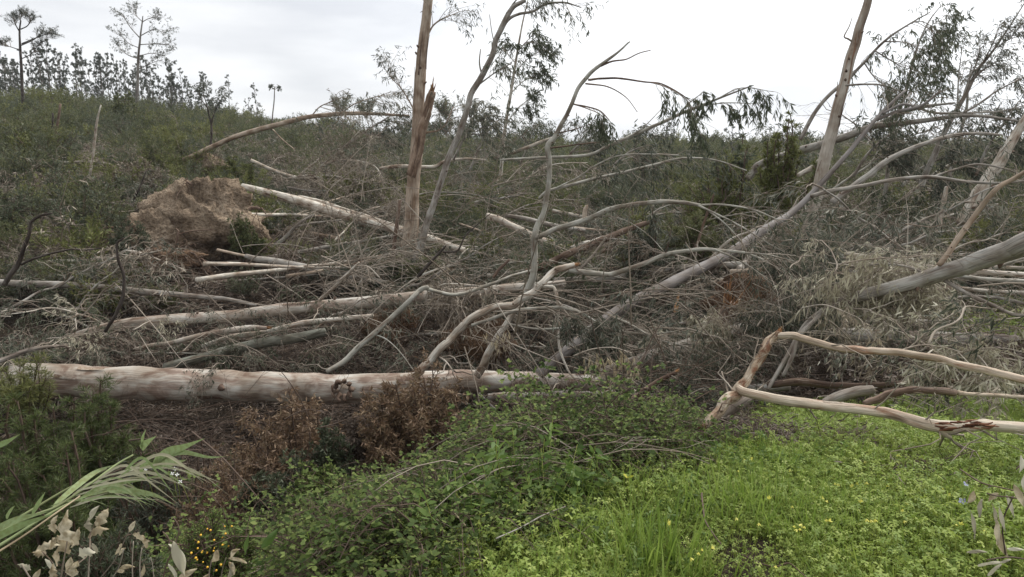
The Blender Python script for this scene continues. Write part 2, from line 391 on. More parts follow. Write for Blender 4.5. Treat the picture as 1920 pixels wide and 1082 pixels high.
def blotch(m, lo=.55, sc=40):
    t = m.node_tree; N = t.nodes.new; L = t.links.new
    tc = N('ShaderNodeTexCoord'); n = N('ShaderNodeTexNoise'); n.inputs['Scale'].default_value = sc; n.inputs['Detail'].default_value = 6; L(tc.outputs['Object'], n.inputs['Vector'])
    r = ramp(N, [(lo,lo*.88,lo*.72),(1,1,1)], [.38,.58]); L(n.outputs[0], r.inputs[0])
    for nd in list(t.nodes):
        if nd.type == 'BSDF_PRINCIPLED':
            src = nd.inputs['Base Color'].links[0].from_socket
            mu = N('ShaderNodeMixRGB'); mu.blend_type = 'MULTIPLY'; mu.inputs[0].default_value = 1; L(src, mu.inputs[1]); L(r.outputs[0], mu.inputs[2]); L(mu.outputs[0], nd.inputs['Base Color'])
            bm = N('ShaderNodeBump'); bm.inputs['Strength'].default_value = .5; bm.inputs['Distance'].default_value = .003; L(n.outputs[0], bm.inputs['Height']); L(bm.outputs[0], nd.inputs['Normal'])
    return m
L_CREAM= leafmat('cream_dead_leaf', [(.36,.29,.18),(.52,.45,.31),(.64,.58,.43)], trans=.35, rough=.85, spec=.08); blotch(L_CREAM,.42,55); blotch(L_REED,.75,60)
L_FAR  = leafmat('far_leaf', [(.07,.08,.06),(.10,.115,.085),(.15,.16,.125)])
L_PINE = leafmat('pine_needles', [(.03,.04,.02),(.05,.06,.035)])
F_YEL  = leafmat('yellow_petal', [(.75,.70,.12),(.85,.80,.25)], trans=.4)
F_ORA  = leafmat('orange_bead', [(.75,.38,.03),(.85,.5,.06)], trans=.1)
L_YELLOW= leafmat('yellowed_leaf', [(.45,.45,.06),(.60,.55,.10)], trans=.35)
F_VIO  = leafmat('violet_petal', [(.42,.42,.75),(.55,.55,.85)], trans=.3)
F_WHI  = leafmat('white_petal', [(.75,.75,.74),(.82,.82,.80)], trans=.3)
S_DARK = soilmat('dark_litter_soil', [(.03,.022,.016),(.06,.045,.032),(.11,.085,.06)])
S_TAN  = soilmat('tan_earth', [(.10,.072,.05),(.22,.165,.115),(.36,.28,.20),(.47,.38,.28)], scale=1.2, bump=1.0)
S_RED  = soilmat('reddish_earth', [(.07,.045,.03),(.15,.095,.06),(.23,.15,.095)], scale=2)
S_GREEN= soilmat('mossy_bank_soil', [(.03,.04,.012),(.05,.075,.02),(.08,.11,.03)], scale=4)
# ------------------------------------------------------------------ ground sheet
def make_ground():
    az = np.concatenate([np.linspace(-1.05, 1.05, 330), np.linspace(1.05, 2*np.pi-1.05, 72)[1:-1]])
    r = np.concatenate([np.linspace(.25, 3, 16), np.geomspace(3, 120, 190)[1:], np.geomspace(120, 880, 20)[1:]])
    A, R = np.meshgrid(az, r); X = R*np.sin(A); Y = R*np.cos(A); Z = height(X, Y)
    V = np.stack([X,Y,Z], -1).reshape(-1,3); n = len(az); m = len(r)
    idx = np.arange(m*n).reshape(m,n); a = idx[:-1]; b = idx[1:]
    q = np.stack([a, b, np.roll(b,-1,1), np.roll(a,-1,1)], -1).reshape(-1,4)
    V = np.vstack([V, [0,0,float(height(0,0))]]); c = m*n
    t = np.stack([np.roll(idx[0],-1), np.full(n,c), idx[0]], -1)
    g = Geo(); g.add(V, [q[:, ::-1], t], V*0)
    m_, t_, N_, L_ = newmat('forest_floor')
    o = N_('ShaderNodeOutputMaterial'); b_ = N_('ShaderNodeBsdfPrincipled'); L_(b_.outputs[0], o.inputs[0])
    b_.inputs['Roughness'].default_value = .95; b_.inputs['Specular IOR Level'].default_value = .1
    tc = N_('ShaderNodeTexCoord')
    n1 = N_('ShaderNodeTexNoise'); n1.inputs['Scale'].default_value = 1.3; n1.inputs['Detail'].default_value = 10; n1.inputs['Roughness'].default_value = .7; L_(tc.outputs['Object'], n1.inputs['Vector'])
    r1 = ramp(N_, [(.012,.009,.007),(.03,.023,.017),(.06,.045,.032),(.03,.033,.016)], [.3,.48,.6,.72]); L_(n1.outputs[0], r1.inputs[0])
    n2 = N_('ShaderNodeTexNoise'); n2.inputs['Scale'].default_value = 30; n2.inputs['Detail'].default_value = 6; L_(tc.outputs['Object'], n2.inputs['Vector'])
    r2 = ramp(N_, [(.4,.4,.4),(1.1,1.1,1.1)], [.35,.62]); L_(n2.outputs[0], r2.inputs[0])
    mu = N_('ShaderNodeMixRGB'); mu.blend_type = 'MULTIPLY'; mu.inputs[0].default_value = .8; L_(r1.outputs[0], mu.inputs[1]); L_(r2.outputs[0], mu.inputs[2])
    L_(mu.outputs[0], b_.inputs['Base Color'])
    bm = N_('ShaderNodeBump'); bm.inputs['Strength'].default_value = .8; bm.inputs['Distance'].default_value = .08; L_(n2.outputs[0], bm.inputs['Height']); L_(bm.outputs[0], b_.inputs['Normal'])
    tag(g.obj('ground', m_), 'dark forest floor of a gully rising to a brushy hillside', kind='structure')
make_ground()

# ------------------------------------------------------------------ templates for the masses nobody could count
TPL = {}
def tpl(name, fn, n, mats):
    TPL[name] = []
    for i in range(n):
        g = Geo(); fn(g, i); TPL[name].append(g.obj(name+'_sample', mats, link=False))
def spine(n, L, tilt=.25, h=.1, bend=.3, K=6):
    """n long, mostly lying stems near the origin"""
    a = rng.uniform(0, 2*np.pi, n); d = np.stack([np.cos(a), np.sin(a), rng.normal(size=n)*tilt], -1)
    p = np.stack([rng.normal(size=n)*L*.15, rng.normal(size=n)*L*.15, rng.uniform(.0, h, n)], -1)-d*L*.35
    s = np.linspace(0,1,K)[None,:,None]; ll = L*rng.uniform(.6,1.1,(n,1,1))
    w = np.cumsum(rvec(n*K).reshape(n,K,3)*bend*.25, axis=1)*s
    return p[:,None,:]+ll*(d[:,None,:]*s+w*.5)
def t_twig(g, i):
    s = spine(10, 1.3, .3, .3); tubes(g, s, np.linspace(.011,.004,6)[None]*np.ones((10,1)), 4)
    a, _ = kids(s, 6, .55, droop=.1, wig=.3); tubes(g, a, np.linspace(.005,.0025,5)[None]*np.ones((len(a),1)))
    b, _ = kids(a, 4, .3, droop=.1, wig=.35, K=4); tubes(g, b, np.full((len(b),4), .002))
    leaf_on(g, b, 2, .075, .013, 1, .5)
def t_spray(g, i, L=.13, W=.02, dens=7, hang=.5):
    s = spine(4, 1.3, .2, .3); s[:,:,2] += .15*np.sin(np.linspace(0,3,6))[None]; tubes(g, s, np.linspace(.009,.004,6)[None]*np.ones((4,1)), 4)
    a, _ = kids(s, 6, .6, droop=.3, wig=.2); tubes(g, a, np.linspace(.004,.002,5)[None]*np.ones((len(a),1)))
    b, _ = kids(a, 3, .3, droop=.4, wig=.2, K=4); tubes(g, b, np.full((len(b),4), .0015))
    leaf_on(g, b, dens, L, W, 1, hang); leaf_on(g, a, dens, L, W, 1, hang)
def t_heath(g, i, LL=.055, WW=.010, n=9):
    k = 12; a = rng.uniform(0,2*np.pi,k); d = np.stack([np.cos(a)*.55,np.sin(a)*.55,np.ones(k)],-1)
    s = np.linspace(0,1,6)[None,:,None]; c = d[:,None,:]*s*rng.uniform(.5,1.0,(k,1,1)); c += np.cumsum(rvec(k*6).reshape(k,6,3)*.03,1)*s
    tubes(g, c, np.linspace(.012,.004,6)[None]*np.ones((k,1)))
    e, _ = kids(c, 9, .42, t0=.2, spread=.7, bias=(0,0,.25), droop=0, wig=.15); tubes(g, e, np.full((len(e),5), .0025))
    f, _ = kids(e, 4, .2, t0=.1, spread=.6, droop=0, wig=.1, K=3)
    leaf_on(g, f, n, LL, WW, 1, -.15, 0, .1, .6); leaf_on(g, e, n, LL, WW, 1, -.15, .1, .1, .6)
def t_litter(g, i):
    n = 260; p = np.stack([rng.normal(size=n)*.35, rng.normal(size=n)*.35, np.abs(rng.normal(size=n))*.05], -1)
    d = rvec(n); d[:,2] *= .3; leaves(g, p, d, rng.uniform(.06,.14,n), rng.uniform(.012,.022,n), 1)
    s = spine(14, .8, .12, .1, K=4); tubes(g, s, np.full((14,4), .004))
def t_bramble(g, i):
    k = 9; a = rng.uniform(0,2*np.pi,k); s = np.linspace(0,1,7)
    Lk = rng.uniform(.5,.95,k); hh = rng.uniform(.14,.42,k)
    c = np.stack([np.cos(a)[:,None]*s*Lk[:,None], np.sin(a)[:,None]*s*Lk[:,None], hh[:,None]*np.sin(s*2.5)[None]*1.0], -1)
    tubes(g, c, np.linspace(.005,.002,7)[None]*np.ones((k,1)))
    e, _ = kids(c, 24, .10, t0=.08, spread=1.1, bias=(0,0,.7), droop=.1, wig=.15, K=3, taper=.2); tubes(g, e, np.full((len(e),3), .0013))
    M = len(e); tip = e[:,-1]; out_ = nrm(e[:,-1]-e[:,0])
    for k3, ang in enumerate((-1.1,0,1.1, 2.2)):
        if k3 == 3: continue
        up = nrm(np.array([0,0,1.])+rvec(M)*.35); f = nrm(out_-up*np.sum(out_*up,-1,keepdims=True)); sd = np.cross(f, up)
        d = f*math.cos(ang)+sd*math.sin(ang)+up*rng.uniform(-.5,.2,(M,1))
        leaves(g, tip, d, rng.uniform(.020,.040,M), rng.uniform(.015,.027,M), 1, .15, side=np.cross(d, up))
def t_clover(g, i):
    n = 170; r = .18*np.sqrt(rng.uniform(0,1,n)); a = rng.uniform(0,2*np.pi,n)
    base = np.stack([r*np.cos(a), r*np.sin(a), np.zeros(n)-.02], -1); h = rng.uniform(.03,.13,n)
    tip = base+np.stack([rng.normal(size=n)*.025, rng.normal(size=n)*.025, h], -1)
    c = base[:,None]+(tip-base)[:,None]*np.array([0,.5,1])[None,:,None]; tubes(g, c, np.full((n,3), .0011))
    up = nrm(np.array([0,0,1.])+rvec(n)*.4); ph = rng.uniform(0,6.28,n); sz = rng.uniform(.007,.0145,n)
    x = nrm(np.cross(up, rvec(n))); y = np.cross(up, x); tn = rng.uniform(0,1,n)
    for j in range(3):
        an = ph+j*2.094; f = x*np.cos(an)[:,None]+y*np.sin(an)[:,None]; s = -x*np.sin(an)[:,None]+y*np.cos(an)[:,None]
        # heart leaflet: base, two wide lobes, notch
        p0 = tip; p1 = tip+(f*1.15+s*.62)*sz[:,None]-up*(sz*.25)[:,None]; p3 = tip+(f*1.15-s*.62)*sz[:,None]-up*(sz*.25)[:,None]; p2 = tip+f*.95*sz[:,None]
        V = np.stack([p0,p1,p2,p3],1).reshape(-1,3); ii = np.arange(n)[:,None]*4
        C = np.stack([np.repeat(tn,4), np.tile([0,1,1,1],n), np.zeros(4*n)], -1)
        g.add(V, [np.hstack([ii,ii+1,ii+2]), np.hstack([ii,ii+2,ii+3])], C, 1)
def t_grass(g, i):
    n = 40; p = np.stack([rng.normal(size=n)*.07, rng.normal(size=n)*.07, np.full(n,-.02)], -1)
    a = rng.uniform(0,2*np.pi,n); h = rng.uniform(.10,.26,n); out_ = rng.uniform(.05,.6,n)*h
    s = np.array([0,.35,.7,1.]); w_ = np.array([1,.9,.6,.05])*.0034
    dirx = np.stack([np.cos(a),np.sin(a),0*a],-1); sd = np.stack([-np.sin(a),np.cos(a),0*a],-1)
    c = p[:,None]+dirx[:,None]*(out_[:,None]*s**2)[...,None]; c[:,:,2] += h[:,None]*(s-.35*(out_/h)[:,None]*s**2)
    A = c-sd[:,None]*w_[None,:,None]; B = c+sd[:,None]*w_[None,:,None]
    V = np.stack([A,B],2).reshape(-1,3); ii = (np.arange(n)[:,None]*8)
    q = np.vstack([np.hstack([ii+2*k,ii+2*k+1,ii+2*k+3,ii+2*k+2]) for k in range(3)])
    C = np.stack([np.repeat(rng.uniform(0,1,n),8), np.tile(np.repeat(s,2),n), np.zeros(8*n)],-1)
    g.add(V, [q], C, 1)

def t_weed(g, i):
    k = 6; a = rng.uniform(0,6.283,k); s = np.linspace(0,1,6); h = rng.uniform(.2,.38,k)
    c = np.stack([np.cos(a)[:,None]*s*.10+rng.normal(size=(k,1))*.05, np.sin(a)[:,None]*s*.10+rng.normal(size=(k,1))*.05, h[:,None]*s[None]],-1); tubes(g, c, np.full((k,6),.0018))
    idx = np.repeat(np.arange(k), 22); t = np.clip(rng.uniform(.15,1,len(idx)),0,.999); p, tn = samp(c, idx, t); r = rvec(len(idx)); r[:,2] = rng.uniform(-.2,.6,len(idx))
    leaves(g, p, r, rng.uniform(.035,.07,len(idx)), rng.uniform(.014,.024,len(idx)), 1, .2)
tpl('weed', t_weed, 4, [L_CLOV, L_WEED])
tpl('tangle_twig', t_twig, 4, [B_TWIG, L_DRY])
tpl('tangle_grey', lambda g,i: t_spray(g,i), 4, [B_TWIG, L_GG])
tpl('tangle_tan', lambda g,i: t_spray(g,i,.10,.016,6), 3, [B_TWIG, L_DRY])
tpl('tangle_brown', lambda g,i: t_spray(g,i,.09,.016,7), 3, [B_TWIGB, L_BROWN])
tpl('tangle_pale', lambda g,i: t_spray(g,i,.14,.022,5,.8), 3, [B_TWIG, L_PALE])
tpl('heath', lambda g,i: t_heath(g,i), 4, [B_TWIGB, L_HEATH])
tpl('heath_blue', lambda g,i: t_heath(g,i,.06,.011,8), 3, [B_TWIGB, L_HEATH2])
tpl('heath_olive', lambda g,i: t_heath(g,i,.06,.013,8), 3, [B_TWIGB, L_OLIVE])
tpl('litter', t_litter, 3, [B_TWIGB, L_BROWN])
tpl('bramble', t_bramble, 4, [B_TWIGB, L_BRAM])
tpl('clover', t_clover, 5, [L_CLOV, L_CLOV])
tpl('grass', t_grass, 4, [L_GRASS, L_GRASS])

def scatter(name, key, pos, scl, label, tilt=.2, samples=None):
    """one object: template copies on points (geometry nodes), for masses nobody could count"""
    pos = np.asarray(pos, np.float32); n = len(pos)
    if n == 0: return
    me = bpy.data.meshes.new(name); me.vertices.add(n); me.vertices.foreach_set('co', pos.ravel())
    rot = np.stack([rng.normal(size=n)*tilt, rng.normal(size=n)*tilt, rng.uniform(0,6.283,n)], -1).astype(np.float32)
    a = me.attributes.new('rot','FLOAT_VECTOR','POINT'); a.data.foreach_set('vector', rot.ravel())
    a = me.attributes.new('scl','FLOAT','POINT'); a.data.foreach_set('value', np.asarray(scl, np.float32))
    src = samples or TPL[key]
    a = me.attributes.new('pick','INT','POINT'); a.data.foreach_set('value', rng.integers(0, len(src), n).astype(np.int32))
    o = bpy.data.objects.new(name, me); COL.objects.link(o)
    ng = bpy.data.node_groups.new(name+'_nodes', 'GeometryNodeTree')
    ng.interface.new_socket('Geometry', in_out='INPUT', socket_type='NodeSocketGeometry')
    ng.interface.new_socket('Geometry', in_out='OUTPUT', socket_type='NodeSocketGeometry')
    N = ng.nodes.new; L = ng.links.new
    gi = N('NodeGroupInput'); go = N('NodeGroupOutput'); jn = N('GeometryNodeJoinGeometry')
    for s in src:
        oi = N('GeometryNodeObjectInfo'); oi.inputs['Object'].default_value = s; oi.inputs['As Instance'].default_value = True
        L(oi.outputs['Geometry'], jn.inputs[0])
    ip = N('GeometryNodeInstanceOnPoints')
    def att(nm, ty):
        q = N('GeometryNodeInputNamedAttribute'); q.data_type = ty; q.inputs[0].default_value = nm
        return q.outputs['Attribute']
    mv = N('GeometryNodeMeshToPoints'); L(gi.outputs[0], mv.inputs[0])
    L(mv.outputs[0], ip.inputs['Points']); L(jn.outputs[0], ip.inputs['Instance'])
    ip.inputs['Pick Instance'].default_value = True
    L(att('pick','INT'), ip.inputs['Instance Index'])
    er = N('FunctionNodeEulerToRotation'); L(att('rot','FLOAT_VECTOR'), er.inputs[0]); L(er.outputs[0], ip.inputs['Rotation'])
    L(att('scl','FLOAT'), ip.inputs['Scale']); L(ip.outputs[0], go.inputs[0])
    md = o.modifiers.new('scatter', 'NODES'); md.node_group = ng
    tag(o, label, kind='stuff')
    return o

# ---- what grows or lies where: kind weights round places named by where they are seen
KINDS = ['heath','heath_blue','tangle_twig','tangle_grey','tangle_tan','tangle_brown','tangle_pale']
ZN = [ # px, py, weights
 (60,230, (.7,.2,.05,.0,.0,.05,0)), (250,260, (.6,.3,.05,.0,.0,.05,0)), (450,250,(.55,.35,.05,.05,0,0,0)),
 (60,330, (.55,.2,.05,.0,.05,.15,0)), (200,350,(.4,.25,.1,0,.15,.1,0)), (60,430,(.5,.2,.05,.05,.05,.15,0)),
 (200,400,(.15,.05,.15,.05,.4,.2,0)), (330,290,(.5,.3,.1,.05,0,.05,0)),
 (120,480,(.15,.1,.15,.2,.1,.3,0)), (300,490,(.05,.05,.25,.2,.1,.35,0)), (430,480,(.15,.1,.25,.25,.15,.1,0)),
 (80,600,(.05,.05,.2,.45,.1,.1,.05)), (300,600,(.05,.05,.2,.5,.1,.1,0)), (500,580,(.05,.0,.25,.5,.1,.1,0)), (400,680,(.05,.0,.25,.35,.05,.3,0)),
 (600,330,(.05,.05,.4,.05,.45,0,0)), (700,290,(.25,.15,.2,.15,.25,0,0)), (520,300,(.3,.2,.2,.05,.25,0,0)),
 (620,420,(.2,.1,.25,.2,.2,.05,0)), (550,400,(.3,.3,.2,.1,.1,0,0)), (700,520,(.2,.05,.25,.25,.1,.15,0)),
 (850,330,(.2,.1,.3,.1,.3,0,0)), (850,450,(.2,.1,.25,.2,.2,.05,0)), (960,330,(.5,.3,.1,.1,0,0,0)),
 (880,640,(.05,0,.25,.35,.05,.3,0)), (1030,400,(.3,.15,.2,.3,.05,0,0)),
 (1130,330,(.4,.3,.1,.2,0,0,0)), (1250,420,(.35,.2,.1,.35,0,0,0)), (1150,480,(.2,.05,.2,.2,.05,.3,0)),
 (1380,340,(.6,.2,.05,.15,0,0,0)), (1500,380,(.5,.1,.1,.25,.05,0,0)),
 (1130,620,(.02,0,.25,.4,.08,.25,0)), (1300,560,(.0,0,.25,.2,.1,.45,0)), (1250,680,(.0,0,.3,.35,.1,.2,.05)), (1400,660,(0,0,.25,.4,.15,.15,.05)),
 (1600,420,(.1,.05,.3,.25,.3,0,0)), (1750,420,(.15,.1,.3,.2,.25,0,0)), (1870,430,(.4,.15,.15,.2,.1,0,0)),
 (1600,540,(0,0,.2,.3,.3,.1,.1)), (1750,600,(0,0,.2,.25,.25,.1,.2)), (1850,540,(.05,0,.3,.35,.2,.05,.05)), (1600,690,(0,0,.3,.3,.2,.1,.1)),
 (1800,330,(.35,.2,.15,.3,0,0,0)), (1700,300,(.3,.2,.2,.3,0,0,0)),
 (1400,740,(0,0,.3,.2,.25,.1,.15)), (1150,770,(.0,0,.3,.25,.1,.35,0)),
 (300,820,(.1,0,.2,.2,0,.5,0)), (600,800,(.05,0,.15,.1,0,.7,0)), (150,900,(.15,0,.15,.15,.05,.5,0)), (400,950,(.1,0,.15,.2,0,.55,0))]
ZP = np.array([(a,b*1.6) for a,b,_ in ZN]); ZW = np.array([c for _,_,c in ZN])
def zone_kind(px, py, x, y):
    j = 45
    q = np.stack([px+rng.normal(size=len(px))*j+vnoise(x,y,2.5,11)*120, (py+rng.normal(size=len(px))*j*.4)*1.6], -1)
    d2 = ((q[:,None]-ZP[None])**2).sum(-1)
    w_ = np.exp(-d2/(2*60**2))+1e-9*np.exp(-d2/(2*300**2)); w_ /= w_.sum(1, keepdims=True)
    W = w_@ZW
    # clumpiness: neighbours share a kind
    cl = np.stack([vnoise(x,y,1.6+.02*np.hypot(x,y),20+k) for k in range(len(KINDS))], -1)
    W = W*np.exp(cl*5.0); W /= W.sum(1, keepdims=True)
    cum = np.cumsum(W, 1); u = rng.uniform(0,1,(len(px),1))
    return (u > cum).sum(1)

CLEAR = []   # (x, y, radius) kept free of brush: bare earth faces
def on_bank(px, py, x, y):
    """the green bank in front: right of the slanting edge, and near"""
    edge = np.interp(px, [380,470,560,700,850,1000,1150,1300,1420,1600,1920,2600], [1110,1040,975,930,870,830,800,800,775,750,735,720])
    return (py > edge) & (np.hypot(x,y) < 9)

nD = 9400
az = rng.uniform(-.92, .97, nD); u_ = rng.uniform(0,1,nD); r_ = (3.2**.6+(100**.6-3.2**.6)*u_)**(1/.6)
X = r_*np.sin(az); Y = r_*np.cos(az); Z = height(X, Y)
px, py = proj(X, Y, Z)
keep = ~on_bank(px, py, X, Y)
for (cx, cy, cr) in [(*P(385,430,18.6)[:2], 1.8), (*P(385,430,17)[:2], 1.7), (*P(380,430,15.5)[:2], 1.5), (*P(300,430,18.4)[:2], 1.3), (*P(300,430,17)[:2], 1.1), (*P(375,430,20.5)[:2], 1.2), (*P(360,430,19)[:2], 1.7), (*P(350,430,17.5)[:2], 1.3), (*P(400,430,18)[:2], 1.2), (*P(395,330,30)[:2], .9), (*P(395,330,28.5)[:2], .7), (*P(760,640,13)[:2], .8), (*P(875,512,17)[:2], 1.), (*P(208,478,18.5)[:2], .9)]:
    keep &= np.hypot(X-cx, (Y-cy)) > cr
LINES = [[(455,350,21),(640,402,20),(742,431,19.5),(873,470,18.8)],[(560,368,21),(760,428,20)],[(915,405,17),(1043,460,16)],[(-30,528,14),(200,540,14),(400,558,14)],[(460,480,16),(720,530,16)],
 [(140,630,12.5),(433,592,12.8),(740,562,13.1),(1000,537,13.4)],[(30,712,10.4),(1180,712,10.8)],[(915,744,9.5),(1480,725,7.9)],[(1530,627,9),(1905,637,9)],[(1130,705,10),(1470,600,10)],[(310,690,11.5),(610,622,12)],[(380,650,12.3),(700,592,12.3)],[(1590,477,10),(1930,516,9.4)],[(985,510,14),(1232,412,14)]]
for ln in LINES:
    for (xa,ya,da),(xb,yb,db) in zip(ln[:-1], ln[1:]):
        for t in np.linspace(0,1,max(3,int(abs(xb-xa)/25))):
            q = P(xa+(xb-xa)*t, ya+(yb-ya)*t, da+(db-da)*t); u = q[:2]/np.hypot(*q[:2])
            al = X*u[0]+Y*u[1]-np.hypot(*q[:2]); ac = np.abs(X*u[1]-Y*u[0])
            keep &= ~((al < .3) & (al > -.16*np.hypot(*q[:2])) & (ac < .5+.01*q[1]) & (rng.uniform(0,1,nD) < .82) & (q[2]-Z < 1.3))
keep &= (vnoise(X,Y,1.5,41)+.5*vnoise(X,Y,.6,42)+rng.uniform(0,1,nD)*.35 > -.12) | (r_ > 40)
keep &= ~((px > 1770) & (py > 560) & (py < 625))
X,Y,Z,r_,px,py = [q[keep] for q in (X,Y,Z,r_,px,py)]
kd = zone_kind(px, py-25, X, Y)
nearlog = ((Y > 7) & (Y < 10.6) & (X < 2)) | ((X > 1) & (Y > 5) & (Y < 9.2))
sc_ = (.62+r_/42)*rng.uniform(.7,1.25,len(X))
lift = np.where(kd < 2, -.05, rng.uniform(0,.5,len(X))*np.clip(r_/8,0.2,1))
# brush sits lower close by, where single plants are modelled
sc_ *= np.clip(.38+r_/18, 0, 1)
lift *= np.clip((r_-6)/9, .08, 1)
front = (px > 230) & (px < 520) & (py > 430) & (py < 600) & (r_ < 19.5); sc_[front] *= .45; lift[front] *= .1
sc_[nearlog] *= .72; lift[nearlog] = -.08
names = {'heath':('heath_scrub','dark green heath scrub covering the hillside and gully'),
 'heath_blue':('bluish_scrub','bluish green scrub mixed through the hillside'),
 'tangle_twig':('twig_tangle','tangle of bare grey twigs among the fallen trees'),
 'tangle_grey':('wilted_foliage','wilted grey green eucalyptus foliage lying over the fallen trunks'),
 'tangle_tan':('dried_foliage','dried tan foliage heaped on the slope'),
 'tangle_brown':('dead_foliage','brown dead foliage in the gully'),
 'tangle_pale':('bleached_foliage','bleached pale leaves of broken boughs')}
ol = vnoise(X,Y,6,51)+.6*vnoise(X,Y,2.2,52) > .16
mo = (kd == 0) & ol
scatter('olive_scrub', 'heath_olive', np.stack([X,Y,Z+lift],-1)[mo], sc_[mo], 'olive scrub in patches over the hillside', .15)
for k, key in enumerate(KINDS):
    m = (kd == k) if k else (kd == 0) & ~ol
    scatter(names[key][0], key, np.stack([X,Y,Z+lift], -1)[m], sc_[m], names[key][1], .15 if k < 2 else .35)
# leaf litter under everything near
nL = 1700; az = rng.uniform(-.8,.85,nL); rr = rng.uniform(2.5,22,nL); X=rr*np.sin(az); Y=rr*np.cos(az); Z=height(X,Y); px,py=proj(X,Y,Z); m=~on_bank(px,py,X,Y)
scatter('leaf_litter', 'litter', np.stack([X,Y,Z+.03],-1)[m], rng.uniform(.8,1.4,m.sum()), 'dead leaves and sticks littering the dark soil', .1)

# the green bank: sorrel, grass, and brambles spilling over its edge
nB = 6200; az = rng.uniform(-.75,1.2,nB); rr = np.sqrt(rng.uniform(1.3**2,8.5**2,nB)); X=rr*np.sin(az); Y=rr*np.cos(az); Z=height(X,Y); px,py=proj(X,Y,Z)
bare = 1.3*np.exp(-(((px-1385)/95)**2+((py-826)/30)**2))+.9*np.exp(-(((px-1720)/60)**2+((py-900)/18)**2))+.8*np.exp(-(((px-1580)/50)**2+((py-845)/14)**2))
m = on_bank(px,py-np.interp(px,[500,1300],[90,10]),X,Y) & (rng.uniform(0,1,nB) > bare*1.2)
brm = np.interp(px, [400,640,850,1020,1180,1290,1345], [1120,1075,1040,975,905,850,740])   # brambles above this line, sorrel below
m &= (py > brm+vnoise(X,Y,.6,31)*110+vnoise(X,Y,.2,32)*60)
scatter('sorrel_cover', 'clover', np.stack([X,Y,Z],-1)[m], rng.uniform(.7,1.35,m.sum())*(.9+1.0*(vnoise(X,Y,.5,33)[m])), 'bright green sorrel leaves carpeting the bank', .12)
mb_ = (bare > .45) & (rng.uniform(0,1,nB) < .35)
scatter('bare_patch_litter', 'litter', np.stack([X,Y,Z+.02],-1)[mb_], rng.uniform(.35,.6,mb_.sum()), 'dry leaves and chips on the bare patches of the bank', .1)
mw_ = m & (vnoise(X,Y,.9,38) > .12) & (rng.uniform(0,1,nB) < .25)
scatter('bank_weeds', 'weed', np.stack([X,Y,Z-.05],-1)[mw_], rng.uniform(.35,.7,mw_.sum()), 'small leafy weeds among the sorrel', .2)
mg = m & (rng.uniform(0,1,nB) < np.clip(.22+1.2*vnoise(X,Y,.8,34)+.35*np.exp(-((px-1150)/260)**2)+.3*np.exp(-((py-1050)/60)**2),.06,1))
scatter('bank_grass', 'grass', np.stack([X,Y,Z],-1)[mg], rng.uniform(.45,1.0,mg.sum())*(1+.5*np.exp(-((px[mg]-1180)/200)**2)), 'tufts of fresh grass among the sorrel', .15)
# far green patch beyond the logs
nG = 900; Xg = rng.normal(size=nG)*.9; Yg = rng.normal(size=nG)*.55; c0 = ground(1850,612)
Xg += c0[0]+.25; Yg += c0[1]
scatter('grass_clearing', 'clover', np.stack([Xg,Yg,height(Xg,Yg)],-1), rng.uniform(1,1.5,nG), 'patch of bright green ground cover between the logs', .1)
nb = 3000; az = rng.uniform(-.55,.40,nb); rr = rng.uniform(1.9,6.6,nb); X=rr*np.sin(az); Y=rr*np.cos(az); Z=height(X,Y); px,py=proj(X,Y,Z)
hi = np.interp(px,[300,380,480,640,900,1080,1300,1350],[1170,1150,1085,1005,915,862,838,846])
lo = np.interp(px,[300,640,850,1020,1180,1290,1345],[1250,1130,1065,1000,925,865,800])
m = (py > hi+vnoise(X,Y,.5,36)*40) & (py < lo+vnoise(X,Y,.5,37)*120) & (px < 1345)
nw = m & (rng.uniform(0,1,nb) < .28)
scatter('weeds', 'weed', np.stack([X,Y,Z],-1)[nw & (py > hi+70)], rng.uniform(.6,1.2,(nw & (py > hi+70)).sum()), 'nettle like green weeds growing through the lower brambles', .2)
scatter('brambles', 'bramble', np.stack([X,Y,Z-.03],-1)[m], rng.uniform(.4,.8,m.sum())*(1+1.1*vnoise(X,Y,.7,35)[m])*np.clip(.55+rr[m]*.11,.7,1.1), 'dense dark green bramble thicket spilling down the bank edge', .2)

nc = 60; az = rng.uniform(-.42,.2,nc); rr = rng.uniform(2.4,5.5,nc); X=rr*np.sin(az); Y=rr*np.cos(az)
mm = proj(X,Y,height(X,Y)); ok = (mm[1] > np.interp(mm[0],[380,640,1080,1300],[1060,930,815,810])) & (mm[1] < np.interp(mm[0],[300,850,1180,1345],[1250,1050,915,800])); X=X[ok]; Y=Y[ok]; nc=len(X)
Lc = rng.uniform(.5,1.4,nc); aa = rng.uniform(-.6,.9,nc)+np.where(rng.uniform(0,1,nc)<.4,math.pi,0); s = np.linspace(0,1,8); hc = rng.uniform(.15,.32,nc)
PX = X[:,None]+np.cos(aa)[:,None]*Lc[:,None]*s; PY = Y[:,None]+np.sin(aa)[:,None]*Lc[:,None]*s; PZ = height(PX,PY)+hc[:,None]*(.6+np.sin(s*3)[None]*.7)
g = Geo(); PP = np.stack([PX,PY,PZ],-1)+np.cumsum(rng.normal(size=(nc,8,3))*.008,1); tubes(g, PP, np.linspace(.0035,.0015,8)[None]*np.ones((nc,1)), 5)
k,_ = kids(PP, 4, .25, spread=.6, droop=.2, wig=.2); tubes(g, k, np.full((len(k),5),.0012), 3)
tag(g.obj('dead_canes', B_TWIG), 'dead grey canes threaded through the brambles', kind='stuff')
